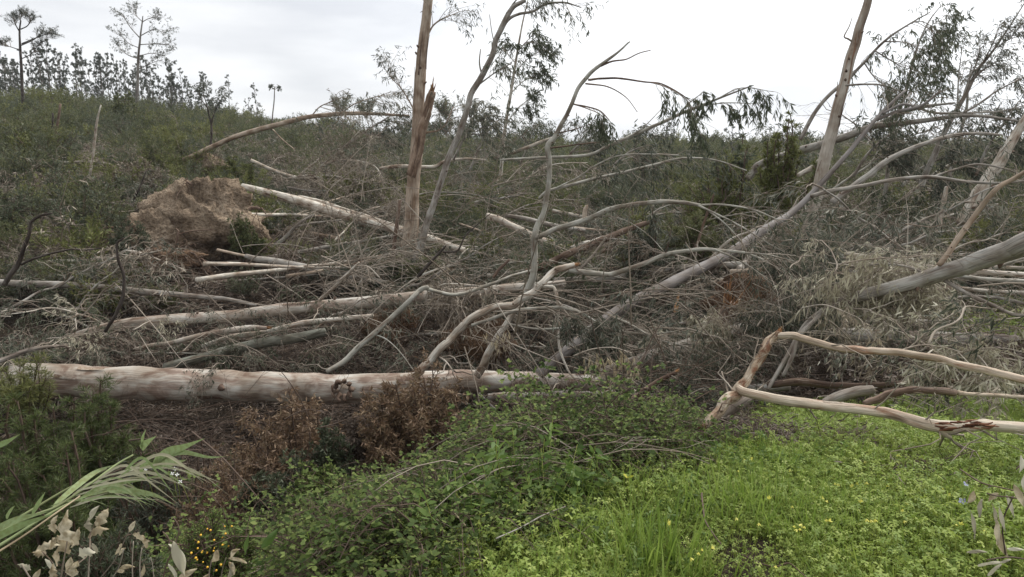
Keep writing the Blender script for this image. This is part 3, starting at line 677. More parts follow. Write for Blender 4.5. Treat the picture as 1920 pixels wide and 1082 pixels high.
# ------------------------------------------------------------------ limbs: logs, trunks, branches
def curve_px(pts, sub=5, wob=.0):
    """pts: (px, py, distance, half-width in px) -> world polyline and radii"""
    W = np.array([[*P(a,b,d)] for a,b,d,_ in pts]); R = np.array([r*depth_of(p)/FPX for p,(_,_,_,r) in zip(W, pts)])
    C = spline(np.column_stack([W,R]), sub)
    if wob:
        n = len(C); k = rng.normal(size=(n,3)); k = (k+np.roll(k,1,0)+np.roll(k,-1,0))/3; k = (k+np.roll(k,1,0)+np.roll(k,-1,0)+np.roll(k,2,0)+np.roll(k,-2,0))/2.4; k[0]=k[-1]=0
        C[:,:3] += k*wob*.38*C[:,3:4]
    return C[:,:3], np.maximum(C[:,3], .0015)
def fan(c, r, count=9, mat=None, length=.25, d=None, width=.3):
    """torn wood: long tapering splinters"""
    g = Geo(); d = nrm(np.asarray(d)[None])[0]
    for i in range(count):
        o = nrm(np.cross(d, rvec(1)[0])[None])[0]
        p0 = c+o*r*rng.uniform(.1,.85)-d*r*.6; L_ = length*rng.uniform(.35,1.1)
        dd = nrm((d+o*rng.uniform(0,.22)+rvec(1)[0]*.06)[None])[0]
        pts = np.array([p0, p0+dd*L_*.5, p0+dd*L_]); tube(g, spline(pts,2), np.linspace(r*width, r*.02, 5), 5, .3)
    return g
def add_foliage(root, curves, n1=10, L1=.8, n2=4, L2=.35, nl=4, ll=.12, lw=.018, mat=None, tmat=None, t0=.3, bias=(0,0,0), droop=.3,
                r1=.006, spread=.8, hang=.6, leafy=True, wig=.15, sub=3, n3=0, name='foliage'):
    par = np.stack([resample(c, 14) for c in curves])
    a, la = kids(par, n1, L1, t0=t0, spread=spread, bias=bias, droop=droop, wig=wig, K=6)
    g = Geo(); tubes(g, a, np.linspace(r1, r1*.35, 6)[None]*np.ones((len(a),1)), 4)
    b, _ = kids(a, n2, L2, t0=.2, spread=spread, bias=np.asarray(bias)*.6, droop=droop*1.3, wig=wig, K=5)
    tubes(g, b, np.linspace(r1*.4, r1*.2, 5)[None]*np.ones((len(b),1)), 3)
    tw = b
    if n3:
        c, _ = kids(b, n3, L2*.5, t0=.2, spread=spread, droop=droop, wig=wig, K=3); tubes(g, c, np.full((len(c),3), r1*.16), 3); tw = c
    tag(g.obj('twigs', tmat or B_TWIG, root), kind='stuff')
    if leafy and nl:
        g2 = Geo(); leaf_on(g2, tw, nl, ll, lw, 0, hang); leaf_on(g2, b, max(1,nl//2), ll, lw, 0, hang)
        tag(g2.obj(name, mat or L_GG, root), kind='stuff')
def limb(name, label, cat, main, subs=(), mat=B_GREY, submat=None, group=None, seg=10, sub=6, rough=.05, wob=.25, fol=None, folon=None,
         strips=0, torn=None, tornmat=None, lumps=0., stem='trunk', knots=0, tornlen=None):
    base = P(*main[0][:3]); root = empty(name, base); tag(root, label, cat, group)
    inv = -base
    def place(o): o.location = inv; return o
    c, r = curve_px(main, sub, wob); g = Geo(); tube(g, c, r, seg, rough, lumps=lumps)
    tr = place(g.obj(stem, mat, root)); cs = [c]
    for s in subs:
        cc, rr = curve_px(s, sub, wob*.8); g = Geo(); tube(g, cc, rr, max(5, seg-4), rough); place(g.obj('branch', submat or mat, root)); cs.append(cc)
    if strips:          # loose ribbons of bark curling off the stem
        for i in range(strips):
            k = rng.integers(1, max(2, len(c)-9)); n = min(8, len(c)-k); s = np.linspace(0,1,n); cc = c[k:k+n]; rr = r[k:k+n]
            t = nrm((cc[-1]-cc[0])[None])[0]; o = nrm(np.cross(t, rvec(1)[0])[None])[0]
            if o[1] > .2: o = -o
            sd = np.cross(t,o); w_ = r[k]*rng.uniform(.10,.30); frac = rng.uniform(.5,1.)
            cc = c[k]+(cc-c[k])*frac
            cen = cc+o*(rr*1.02+(s**3)*rng.uniform(.0,.05))[:,None]+sd*(s*rng.uniform(-.3,.3)*r[k])[:,None]
            A = cen-sd*w_*(1-.7*s)[:,None]; Bm = cen+o*w_*.15; B = cen+sd*w_*(1-.7*s)[:,None]
            V = np.concatenate([A,Bm,B]); q = [[j,j+1,n+j+1,n+j] for j in range(n-1)]+[[n+j,n+j+1,2*n+j+1,2*n+j] for j in range(n-1)]
            g = Geo(); g.add(V, [np.array(q)], V*3); x = g.obj('bark_strip', [B_BROWN,B_TAN,mat][i%3], tr)
    for i in range(knots):
        k = rng.integers(2, len(c)-3); t = nrm((c[k+1]-c[k])[None])[0]; o = nrm(np.cross(t, rvec(1)[0])[None])[0]
        if o[1] > 0: o = -o
        g = Geo(); p0 = c[k]+o*r[k]*.7; tube(g, np.array([p0, p0+o*r[k]*.45+t*r[k]*.1, p0+o*r[k]*.7+t*r[k]*.3]), np.array([.32,.22,.10])*r[k], 7, .2)
        g.obj('knot', B_BROWN, tr)
    if torn:
        for end in torn:
            i, j = (0, 2) if end == 0 else (-1, -3)
            place(fan(c[i], r[i], 9, None, tornlen or r[i]*5, c[i]-c[j]).obj('torn_end', tornmat or B_ORANGE, root))
    if cat in ('branch','fallen tree','dead sapling') and fol is None and name != 'crooked_branch' or cat == 'log' and rng.uniform() < .5:
        par = np.stack([resample(q,14) for q in cs]); ln = np.linalg.norm(c[-1]-c[0]); k1,_ = kids(par, 7 if cat != 'log' else 5, min(.9,.16*ln+.15), t0=.1, spread=1.0, bias=(.15,0,.15), droop=.25, wig=.3, K=6)
        k2,_ = kids(k1, 3, min(.4,.07*ln+.08), spread=.8, droop=.3, wig=.3, K=4); rt = float(np.mean(r))
        g = Geo(); tubes(g, k1, np.linspace(min(.012,rt*.22),.0025,6)[None]*rng.uniform(.5,1.2,(len(k1),1)), 5); tubes(g, k2, np.full((len(k2),4), .002*max(1,main[0][2]/12)), 3)
        tag(place(g.obj('twigs', B_TWIG, root)), kind='stuff')
    if fol:
        fl = dict(fol); on = folon if folon is not None else range(len(cs))
        ks = set(root.children); add_foliage(root, [cs[i] for i in on], **fl)
        for ch in root.children:
            if ch not in ks: place(ch)
    return root

WIND = (.35, .1, .05)
# ---- the two stems at the centre, still standing
limb('standing_tree', 'tall tan trunk standing at the centre and leaving the top of the picture', 'tree',
  [(757,560,18,17),(767,450,18,14.5),(775,360,18,12.5),(781,270,18,11.5),(786,170,18,10.5),(793,90,18,9.5),(801,20,18,8.8),(810,-60,18,8.2)],
  subs=[[(778,212,18,1.6),(766,187,18,1.2),(750,163,17.8,.9),(735,148,17.8,.6),(722,130,17.8,.4)],
        [(803,65,18,1.8),(812,48,18,1.5),(828,36,18,1.2),(842,30,18,.9),(862,22,18,.6)],
        [(792,250,18,2),(830,240,17.8,1.3),(850,200,17.6,1)]],
  mat=B_TAN, seg=18, rough=.04, strips=5, knots=4,
  fol=dict(n1=9, L1=1.1, n2=5, L2=.5, nl=3, ll=.13, lw=.02, mat=L_GG, droop=.15, bias=(0,0,.2), r1=.008, n3=2, t0=.2), folon=[1,2,3])
o = limb('splintered_tree', 'brown broken stem with a splintered orange tip leaning against the tall tan trunk', 'broken tree',
  [(770,330,17.6,9),(782,282,17.6,10),(790,245,17.6,9.5),(799,215,17.6,8.5),(806,190,17.6,8),(811,172,17.6,7)], mat=B_RUSSET, seg=14, rough=.12, strips=3,
  torn=[1], tornlen=.42)
limb('leaning_tree', 'slender grey brown stem bending right beside the tall tan trunk, forked at the top', 'tree',
  [(775,500,17,7.74),(792,453,17,6.88),(807,403,17,6.45),(822,355,17,6.02),(840,302,17,6.02),(858,253,17,5.59),(877,200,17,5.59),(888,167,17,5.59),(906,137,17,5.59),(922,103,17,5.33),(931,70,17,5.16),(947,37,17,4.73),(962,14,17,4.30),(985,0,17,3.44)],
  subs=[[(938,62,17,3.01),(952,38,17,2.75),(973,26,17,2.58),(1000,21,17,2.41),(1023,8,17,2.06),(1057,5,16.8,1.8),(1090,14,16.6,1)],
        [(947,37,17,2.15),(957,15,17,1.72),(975,-5,17,1.20),(1010,-15,17,0.86)],
        [(904,140,17,1.89),(899,118,17,1.38),(901,92,17,0.86)],[(930,95,17,1.29),(922,60,17,0.86),(918,27,17,.6)],
        [(890,165,17,1.72),(930,135,17,1.12),(960,118,17,.9)]],
  mat=B_GREY, seg=12, rough=.06, wob=.4, knots=5,
  fol=dict(n1=11, L1=.9, n2=4, L2=.4, nl=4, ll=.15, lw=.022, mat=L_GREEN, droop=.5, bias=(.35,0,0), r1=.007, t0=.35), folon=[1,2,5])
limb('thin_tree', 'thin pale leaning tree with dark leaf clusters behind the leaning stem', 'tree',
  [(938,330,26,3.4),(941,300,26,3.2),(948,233,26,3),(960,160,26,2.6),(968,110,26,2.2),(980,43,26,1.5),(990,0,26,1)],
  subs=[[(958,175,26,1.2),(985,150,26,.9),(1020,140,26,.6)],[(962,140,26,1.2),(990,110,26,.9),(1030,85,26,.6)],[(966,118,26,1),(945,95,26,.8),(935,100,26,.5)],[(950,230,26,1),(975,200,26,.8),(1000,180,26,.4)],[(972,95,26,1),(985,80,26,.8),(1000,65,26,.4)]],
  mat=B_PALE, seg=8, fol=dict(n1=10, L1=1.1, n2=5, L2=.5, nl=6, ll=.22, lw=.04, mat=L_GREEN, droop=.4, bias=(.3,0,.1), r1=.009, t0=.2), folon=[1,2,3,4,5])
# brown snag and soil wall near the foot of the trunk
limb('dead_snag', 'short brown snag standing left of the tall tan trunk', 'snag', [(737,480,17,4),(743,427,17,3.6),(750,375,17,3)], mat=B_BROWN, seg=8)
# ---- broken leader rising from the centre
limb('crooked_branch', 'bare crooked grey stem rising out of the debris at the centre with arching branches', 'branch',
  [(985,560,9.5,7),(998,520,9.5,6.5),(1002,487,9.5,6.2),(1002,443,9.5,6.5),(1012,415,9.5,5.2),(1021,385,9.5,4.8),(1028,350,9.5,4.8),(1030,315,9.5,4.6),(1027,277,9.5,5.5),(1040,257,9.5,4.5),(1054,232,9.5,4),(1070,200,9.5,3.8),(1087,163,9.5,3.8),(1107,138,9.5,3.6),(1133,117,9.5,2.8),(1160,97,9.5,1.9),(1181,78,9.5,1.3)],
  subs=[[(1124,124,9.5,2),(1148,115,9.5,1.6),(1175,111,9.5,1.2),(1197,100,9.5,1),(1220,94,9.5,.8)],
        [(1103,150,9.5,2.2),(1130,147,9.5,2),(1160,147,9.4,1.8),(1207,153,9.3,1.5),(1240,157,9.2,1.2),(1273,174,9.1,1),(1295,190,9,.7)],
        [(1098,157,9.5,1.6),(1140,163,9.3,1.2),(1173,182,9.2,.9),(1195,210,9.1,.6)],
        [(1075,195,9.5,1.4),(1100,203,9.4,1),(1125,215,9.3,.7),(1150,240,9.3,.5)],
        [(1045,250,9.5,1.4),(1075,243,9.4,1),(1110,232,9.4,.6)],
        [(1030,278,9.5,2),(1060,274,9.5,1.4),(1110,268,9.4,1),(1170,262,9.3,.6)]],
  mat=B_GREEN, submat=B_BROWN, seg=12, rough=.08, wob=.5, knots=8)
limb('arching_bough', 'long smooth grey bough arching right from the crooked central stem', 'branch',
  [(1003,446,9.5,5),(1020,439,9.4,5),(1040,430,9.4,5),(1073,420,9.3,5),(1107,409,9.2,4.8),(1140,394,9.1,4.8),(1175,386,9,4.5),(1207,381,9,4.3),(1245,378,8.9,4),(1280,379,8.8,3.8),(1313,385,8.7,3.2)],
  subs=[[(1313,385,8.7,2.2),(1360,384,8.5,1.8),(1413,394,8.3,1.5),(1450,408,8.2,1.1),(1485,425,8.1,.7)],
        [(1310,385,8.7,2.2),(1345,402,8.5,1.8),(1390,425,8.4,1.4),(1430,450,8.3,1),(1480,478,8.2,.7)],
        [(1317,388,8.7,1.6),(1360,420,8.6,1.2),(1400,465,8.5,.8)],[(1130,405,9.1,1.1),(1170,412,8.9,.9),(1215,440,8.8,.8),(1248,475,8.7,.6)]],
  mat=B_GREEN, seg=12, rough=.05, wob=.3, knots=5,
  fol=dict(n1=7, L1=.7, n2=4, L2=.4, nl=3, ll=.12, lw=.016, mat=L_GG, droop=.45, bias=(.5,0,-.1), r1=.005, t0=.35), folon=[1,2,3])
limb('smooth_bough', 'smooth pale grey bough dipping then rising right from the end of the curved front branch', 'branch',
  [(1066,507,8.6,4.5),(1085,509,8.6,4.8),(1107,512,8.5,4.8),(1130,514,8.5,4.8),(1150,514,8.5,4.8),(1187,502,8.4,4.6),(1220,489,8.4,4.4),(1250,477,8.3,4.2),(1285,471,8.2,4),(1317,467,8.1,3.6),(1355,470,8,3),(1397,474,7.9,2.5)],
  subs=[[(1397,474,7.9,2),(1430,487,7.8,1.6),(1467,511,7.7,1.2),(1500,545,7.6,.7)],[(1340,468,8,1.8),(1380,485,7.9,1.5),(1420,510,7.8,1.1),(1460,545,7.7,.7)],
        [(1397,474,7.9,1.6),(1440,478,7.7,1.3),(1490,490,7.5,.8)]],
  mat=B_GREEN, seg=12, rough=.05, wob=.3, knots=5,
  fol=dict(n1=8, L1=.7, n2=4, L2=.4, nl=3, ll=.12, lw=.016, mat=L_GG, droop=.45, bias=(.5,0,-.1), r1=.005, t0=.2), folon=[1,2,3])
limb('curved_branch', 'thick pale crooked branch curving up from the big log at the centre', 'branch',
  [(776,708,8.2,7.5),(807,677,8.3,7.5),(827,653,8.3,7.3),(850,630,8.4,7.6),(873,607,8.4,7.2),(900,587,8.4,7),(930,577,8.5,6.8),(958,574,8.5,7),(983,560,8.5,7.2),(1000,547,8.5,7),(1017,530,8.5,6.6),(1037,513,8.6,6.4),(1057,502,8.6,6),(1078,496,8.6,4.5)],
  subs=[[(1015,540,8.5,3),(1028,537,8.4,3),(1039,541,8.4,3.2),(1046,567,8.3,3),(1047,600,8.3,2.8),(1047,643,8.2,2.4),(1055,672,8.1,2.2),(1067,697,8,1.8),(1084,718,7.9,1.4)],
        [(822,668,8.3,1.8),(838,680,8.1,1.4),(850,697,8,1)]],
  mat=B_PALE, seg=14, rough=.09, wob=.6, lumps=.12, knots=9, torn=[1], tornlen=.1)
limb('raised_branch', 'straight pale grey branch slanting up left of the curved front branch', 'branch',
  [(612,697,8.6,5),(645,678,8.7,5),(673,650,8.8,4.8),(707,620,8.9,4.6),(740,590,9,4.5),(773,560,9,4.5),(788,544,9.1,4.8),(803,538,9.1,4)],
  subs=[[(796,541,9.1,4),(823,548,9.2,4),(853,552,9.3,3.6),(887,545,9.4,3.2),(927,530,9.5,3),(960,517,9.6,2.6),(1003,505,9.8,2)],
        [(702,627,8.9,1.4),(725,637,8.8,1.2),(750,660,8.7,1),(777,697,8.6,.8)]], mat=B_GREEN, seg=10, rough=.07, wob=.4, knots=5,
  fol=dict(n1=14, L1=.7, n2=4, L2=.35, nl=1, ll=.1, lw=.014, mat=L_GG, droop=.3, bias=(.5,0,-.2), r1=.004, t0=.2), folon=[1])
limb('forked_bough', 'thin smooth bough lying across the curved front branch at its middle', 'branch',
  [(884,610,8.3,3),(905,603,8.3,3.2),(927,596,8.3,3.4),(950,588,8.2,3.6),(973,582,8.2,3.6),(1000,579,8.2,3.5),(1035,577,8.1,3.4),(1060,578,8,3.2),(1095,590,8,2.6),(1130,612,7.9,2)],
  subs=[[(953,607,8.3,2.4),(993,615,8.2,2.5),(1027,617,8.1,2.5),(1087,613,8,2.2),(1125,617,7.9,2),(1160,621,7.8,1.8),(1207,627,7.7,1.5),(1263,622,7.6,1)],
        [(1140,590,8,1.8),(1180,607,7.8,1.6),(1230,635,7.6,1.3),(1290,650,7.5,.8)]],
  mat=B_GREEN, seg=8, rough=.05,
  fol=dict(n1=11, L1=.7, n2=4, L2=.35, nl=3, ll=.12, lw=.016, mat=L_GG, droop=.4, bias=(.4,0,-.1), r1=.004, t0=.3))
limb('upright_stub', 'short pale stub rising from the big log right of the curved front branch', 'branch',
  [(893,705,9.2,8.5),(905,688,9.2,7.8),(916,665,9.2,7.2),(930,638,9.2,6.4),(945,615,9.2,5.8),(960,590,9.2,5),(975,575,9.2,4.2)], mat=B_PALE, seg=12, rough=.06, knots=3)
limb('diagonal_fallen_tree', 'long smooth grey trunk slanting up right from the big log toward the leaning standing trunk', 'fallen tree',
  [(1010,703,9.3,10.5),(1040,677,9.4,10.5),(1073,649,9.5,10.5),(1110,618,9.7,10),(1147,590,9.9,10),(1207,556,10.2,10.5),(1245,538,10.5,10.5),(1280,519,10.8,10),(1330,495,11.2,9.5),(1373,472,11.6,9),(1412,445,12,8.5),(1450,420,12.3,7),(1483,400,12.6,5.8),(1520,365,12.8,5.2),(1567,313,13,4.6),(1610,263,13.2,4),(1643,223,13.4,3.5),(1670,195,13.5,3),(1697,170,13.6,2.2)],
  subs=[[(1643,225,13.4,3),(1680,210,13.4,3),(1723,200,13.3,2.6),(1742,188,13.2,2.4),(1763,170,13.2,1.6)],
        [(1655,213,13.4,2.4),(1690,196,13.4,2.2),(1717,200,13.4,2)]],
  mat=B_SMOKE, seg=16, rough=.03, wob=.15, strips=2)

# ---- the big logs
limb('big_log', 'thick pale peeling eucalyptus log lying across the left foreground', 'log',
  [(30,712,10.4,31),(120,714,10.4,30.5),(250,718,10.4,30),(380,722,10.4,29),(500,725,10.4,28.5),(600,728,10.4,27.5),(690,728,10.4,26.5),(780,722,10.5,24),(870,716,10.6,21),(960,714,10.7,18),(1040,715,10.8,16),(1110,716,10.9,14),(1180,712,11,12)],
  mat=B_LOG, seg=36, sub=14, rough=.055, wob=.10, strips=22, knots=1, torn=[0], tornmat=B_BROWN, tornlen=.2, lumps=.05)
g = Geo(); kc = P(645,727,10.1)
for i in range(9):
    a = i/9*6.28; d = np.array([math.cos(a), -.25, math.sin(a)]); p0 = kc+d*.11
    tube(g, spline(np.array([p0, p0+d*.05+np.array([0,-.07,0]), p0+np.array([math.cos(a+1)*.05,-.09,math.sin(a+1)*.05-.03])]),3), np.linspace(.04,.015,7), 7, .2)
o = g.obj('branch_scar', B_BROWN); lg = bpy.data.objects['big_log']; o.parent = lg; o.location = -np.array(lg.location)
limb('lower_log', 'long grey log lying low behind the brambles under the big pale log', 'log',
  [(915,744,9.5,6),(950,744,9.5,9),(1000,744,9.5,9),(1060,743,9.4,9),(1140,740,9.2,8.5),(1220,736,9,8.5),(1290,734,8.7,8.3),(1363,731,8.4,8),(1430,729,8.1,8),(1480,725,7.9,7)], mat=B_GREY, seg=16, rough=.05, knots=4, strips=3)
limb('second_log', 'long pale log slanting up to the right behind the big foreground log', 'log',
  [(140,630,12.5,6),(167,622,12.5,7.5),(230,608,12.6,9),(300,601,12.7,10),(433,592,12.8,10.5),(533,580,12.9,11),(640,571,13,11.5),(740,562,13.1,11.5),(807,554,13.2,10.5),(880,548,13.3,9.5),(960,541,13.4,8.5),(1060,531,13.5,7)],
  mat=B_LOG, seg=24, sub=9, rough=.05, wob=.1, strips=8, knots=6)
limb('buried_log', 'grey log half buried in brush at the left edge behind the second log', 'log',
  [(-30,528,14.08,6),(67,532,14.08,6.5),(133,535,14.08,6.5),(200,540,14.08,6.5),(267,547,14.08,6.2),(333,553,14.08,5.5),(420,560,14.08,4),(480,572,14.08,3)], mat=B_GREY, seg=12, knots=3, strips=2,
  subs=[[(290,551,16,3),(305,542,15.9,3),(325,547,15.8,2.6),(345,556,15.7,2)]])
limb('slope_log', 'pale log with thin branches lying right of the big earth mound', 'log',
  [(460,480,16.09,4),(485,485,16.09,6),(533,493,16.09,7),(600,507,16.09,7),(660,518,16.09,6.5),(720,530,16.09,5)], mat=B_GREY, seg=12,
  subs=[[(487,482,18.4,3.5),(510,465,18.3,3.6),(533,447,18.3,3.6),(560,420,18.2,3),(590,402,18.2,2)],[(555,425,18.2,2),(590,418,18.1,1.6),(640,412,18,1)]])
limb('thick_hillside_log', 'thick pale log running down the slope right of the earth mound', 'log',
  [(455,350,21.32,6),(513,365,20.91,8),(580,383,20.50,9),(640,402,20.09,9),(690,416,19.68,9),(742,431,19.27,8.5),(807,448,18.86,7),(873,470,18.45,6),(940,488,18.04,5)], mat=B_PALE, seg=16, knots=5, strips=4)
limb('slender_hillside_pole', 'slender pale pole lying just above the thick hillside log', 'log',
  [(560,368,20.80,2.5),(600,378,20.56,3.6),(640,391,20.24,3.6),(700,410,19.84,3.3),(760,428,19.44,3)], mat=B_PALE, seg=8)
limb('hillside_log', 'pale split log slanting down to the right behind the crooked central stem', 'log',
  [(915,405,17.40,6),(937,413,17.05,6.5),(973,430,16.79,7),(1007,447,16.53,7),(1043,460,16.18,6.5),(1085,480,15.66,5)], mat=B_PALE, seg=12, knots=3)
limb('far_log', 'thin brownish log behind the arching bough near the centre', 'log',
  [(948,404,20.40,4),(985,410,20.40,4.5),(1023,420,20.40,4.5),(1060,427,20.40,4.5),(1097,433,20.40,4)], mat=B_GREY, seg=10)
limb('brown_fallen_tree', 'brown crooked stem lying uphill behind the smooth bough', 'fallen tree',
  [(985,510,14,6),(1007,503,14,6.5),(1040,488,14,6.8),(1073,473,14,6.8),(1105,460,14,6.5),(1140,446,14,6),(1187,427,14,5.2),(1232,412,14,3.5)],
  subs=[[(1128,472,13.8,3),(1160,458,13.8,2.8),(1190,452,13.8,2)],[(1175,440,13.8,2.4),(1200,455,13.7,2.2),(1210,475,13.6,2),(1216,495,13.5,1.4)]], mat=B_BROWN, seg=12, rough=.12, lumps=.1, knots=4)
limb('bleached_fallen_tree', 'bleached stem lying beside the brown crooked stem', 'fallen tree',
  [(1070,466,15,5),(1100,457,15,5.5),(1133,447,15,5.5),(1160,440,15,4)], mat=B_PALE, seg=10)
limb('crossed_stick', 'thin tan stick propped up across the brown crooked stem', 'stick', [(1085,512,12.5,2.4),(1090,503,12.5,2.6),(1113,477,12.5,2.6),(1137,445,12.5,2.2)], mat=B_TWIG, seg=7)
limb('low_grey_log', 'grey log lying flat behind the smooth bough', 'log',
  [(1040,525,14,5),(1110,524,13.6,7),(1180,515,13.2,8),(1240,508,13,8),(1310,500,12.8,7),(1400,495,12.6,6)], mat=B_GREY, seg=12, knots=3)
limb('leaning_log', 'slender log with sparse twigs propped up over the left hillside', 'fallen tree',
  [(345,300,30,4.5),(400,274,29.5,4.6),(467,249,29,4.6),(533,231,28.5,4.4),(583,219,28,4.2),(640,213,27.5,3.8),(707,214,27,3),(767,217,26.5,1.8)], mat=B_TAN, seg=10, wob=.4,
  subs=[[(512,243,29,1.2),(530,262,28.5,1),(552,280,28,.8)],[(583,219,28,1.2),(600,200,27.6,1),(628,188,27.4,.6)],[(640,213,27.5,1.2),(665,195,27,1),(710,180,26.8,.7),(745,178,26.6,.5)]],
  fol=dict(n1=12, L1=1.7, n2=5, L2=.7, nl=3, ll=.2, lw=.035, mat=L_GG, droop=.3, bias=(.6,0,0), r1=.010, t0=.45), folon=[0,3,2])
limb('mossy_log', 'dark greenish log emerging from brush just above the big foreground log', 'log',
  [(310,690,11.5,9),(370,672,11.6,9),(427,657,11.7,9),(483,644,11.8,9.5),(550,634,11.9,9.5),(610,622,12,8)], mat=bark('mossy_bark', (.21,.21,.17),(.15,.15,.12),(.08,.07,.05)), seg=14, rough=.06)
limb('thin_pale_log', 'thin pale log above the mossy log', 'log', [(380,650,12.3,4),(430,632,12.3,5),(500,622,12.3,5),(567,606,12.3,5),(640,598,12.3,4.5),(700,592,12.3,4)], mat=B_PALE, seg=10)
limb('split_log', 'pale split log poking out of brush left of the mossy log', 'log', [(255,655,12,4),(285,648,12,4.5),(320,643,12,4.5),(385,628,12.1,5),(460,616,12.2,5.5),(500,615,12.2,4)], mat=B_LOG, seg=10, torn=[1], tornlen=.2)
limb('left_pole', 'grey pole reaching in from the left edge above the big log', 'branch', [(-20,683,7.5,5),(10,672,7.6,4.6),(50,658,7.7,4.2),(90,651,7.8,3.4),(127,648,7.9,2)], mat=B_GREY, seg=9, rough=.09)

# ---- right side
limb('leaning_broken_tree', 'tall pale trunk with brown streaks leaning right and broken at the top', 'tree',
  [(1510,450,15,12),(1519,410,15,11.5),(1528,376,15,11),(1540,330,15,11),(1550,283,15,10.8),(1560,247,15,10.5),(1568,213,15,10),(1580,167,15,9.5),(1591,120,15,9),(1604,80,15,9),(1613,47,15,8),(1624,14,15,7.5),(1632,-20,15,6)],
  subs=[[(1598,78,15,1.8),(1590,73,15,1.6),(1583,68,15,1.3),(1592,50,15,1),(1598,32,15,.6)]],
  mat=B_STREAK, seg=18, rough=.03, wob=.1, strips=7, knots=6)
limb('crossing_bough', 'long dark bough with a dense leafy top crossing behind the leaning standing trunk', 'branch',
  [(1500,262,15.6,4),(1527,213,15.6,3.6),(1553,180,15.6,3.4),(1590,147,15.6,3.2),(1620,117,15.5,2.8),(1647,88,15.4,2.4),(1673,66,15.4,2),(1705,45,15.3,1.5),(1745,22,15.2,.9)],
  subs=[[(1640,95,15.4,1.4),(1665,110,15.2,1.2),(1690,125,15.1,.8)],[(1620,117,15.5,1.4),(1640,145,15.3,1.2),(1665,165,15.2,.8)],[(1660,78,15.4,1.4),(1700,80,15.2,1),(1730,95,15.1,.6)],[(1680,60,15.4,1.3),(1720,40,15.2,1),(1750,50,15.1,.6)]],
  mat=B_GREY, seg=9, fol=dict(n1=10, L1=1.0, n2=5, L2=.45, nl=5, ll=.15, lw=.024, mat=L_GREEN, droop=.4, bias=(.3,0,-.05), r1=.006, t0=.4, hang=.7))
limb('hanging_foliage_bough', 'bough with hanging dark leaves right of the leaning standing trunk', 'branch',
  [(1585,160,14.6,2),(1620,158,14.5,1.8),(1655,160,14.4,1.5),(1690,172,14.3,1)],
  mat=B_GREY, seg=7, fol=dict(n1=14, L1=.7, n2=4, L2=.4, nl=4, ll=.14, lw=.022, mat=L_GREEN, droop=.7, bias=(.1,0,-.3), r1=.005, t0=.2, hang=1))
limb('wind_bent_tree', 'thin tree with a light crown bent right behind the dark leafy bough', 'tree',
  [(1655,400,20,4),(1663,330,20,3.8),(1673,253,20,3.4),(1690,197,20,3),(1702,155,20,2.6),(1712,115,20,2.2),(1727,70,20,1.7),(1745,35,20,1.2),(1765,10,20,.8)],
  subs=[[(1712,115,20,1.2),(1740,95,19.8,1),(1765,70,19.7,.6)],[(1700,160,20,1.2),(1725,140,19.8,.9),(1750,125,19.7,.6)],[(1693,190,20,1.2),(1715,165,19.8,1),(1745,160,19.7,.6)],[(1727,70,20,1),(1750,45,19.8,.8),(1775,35,19.7,.5)]],
  mat=B_GREY, seg=8, fol=dict(n1=9, L1=1.0, n2=5, L2=.45, nl=5, ll=.18, lw=.03, mat=L_GREEN, droop=.3, bias=(.4,0,.1), r1=.008, t0=.3))
limb('streaming_tree', 'slender grey tree bent far over to the right at the right edge', 'tree',
  [(1728,350,17,5.95),(1738,320,17,5.52),(1753,287,17,5.10),(1780,230,17,4.67),(1797,200,17,4.25),(1810,177,17,3.91),(1833,133,17,3.06),(1850,110,17,2.55),(1867,87,17,2.04),(1897,43,17,1.27),(1925,0,17,0.68)],
  subs=[[(1805,185,17,2.21),(1815,155,17,1.70),(1830,120,16.9,1.36),(1838,90,16.8,0.85)],[(1795,200,17,1.70),(1797,150,17,1.10),(1803,95,16.9,0.59)],[(1822,150,17,1.53),(1845,130,16.8,1.19),(1870,115,16.7,0.77)],[(1840,125,17,1.36),(1862,80,16.9,1.02),(1875,45,16.8,0.59)],[(1860,95,17,1.19),(1890,75,16.8,0.85),(1905,60,16.7,0.51)]],
  mat=B_GREY, seg=10, fol=dict(n1=11, L1=1.0, n2=5, L2=.45, nl=5, ll=.12, lw=.018, mat=L_GG, droop=.2, bias=(.5,0,.2), r1=.006, t0=.25))
limb('thin_streaming_tree', 'thinner bent stem behind the slender grey tree at the right edge', 'tree',
  [(1755,440,22,3.6),(1770,370,22,3.4),(1783,320,22,3.2),(1795,265,22,3),(1803,240,22,2.8),(1813,200,22,2.4),(1815,160,22,1.6),(1822,120,22,1)],
  mat=B_GREY, seg=8, fol=dict(n1=16, L1=1.0, n2=5, L2=.45, nl=4, ll=.15, lw=.025, mat=L_GG, droop=.2, bias=(.5,0,.2), r1=.007, t0=.35))
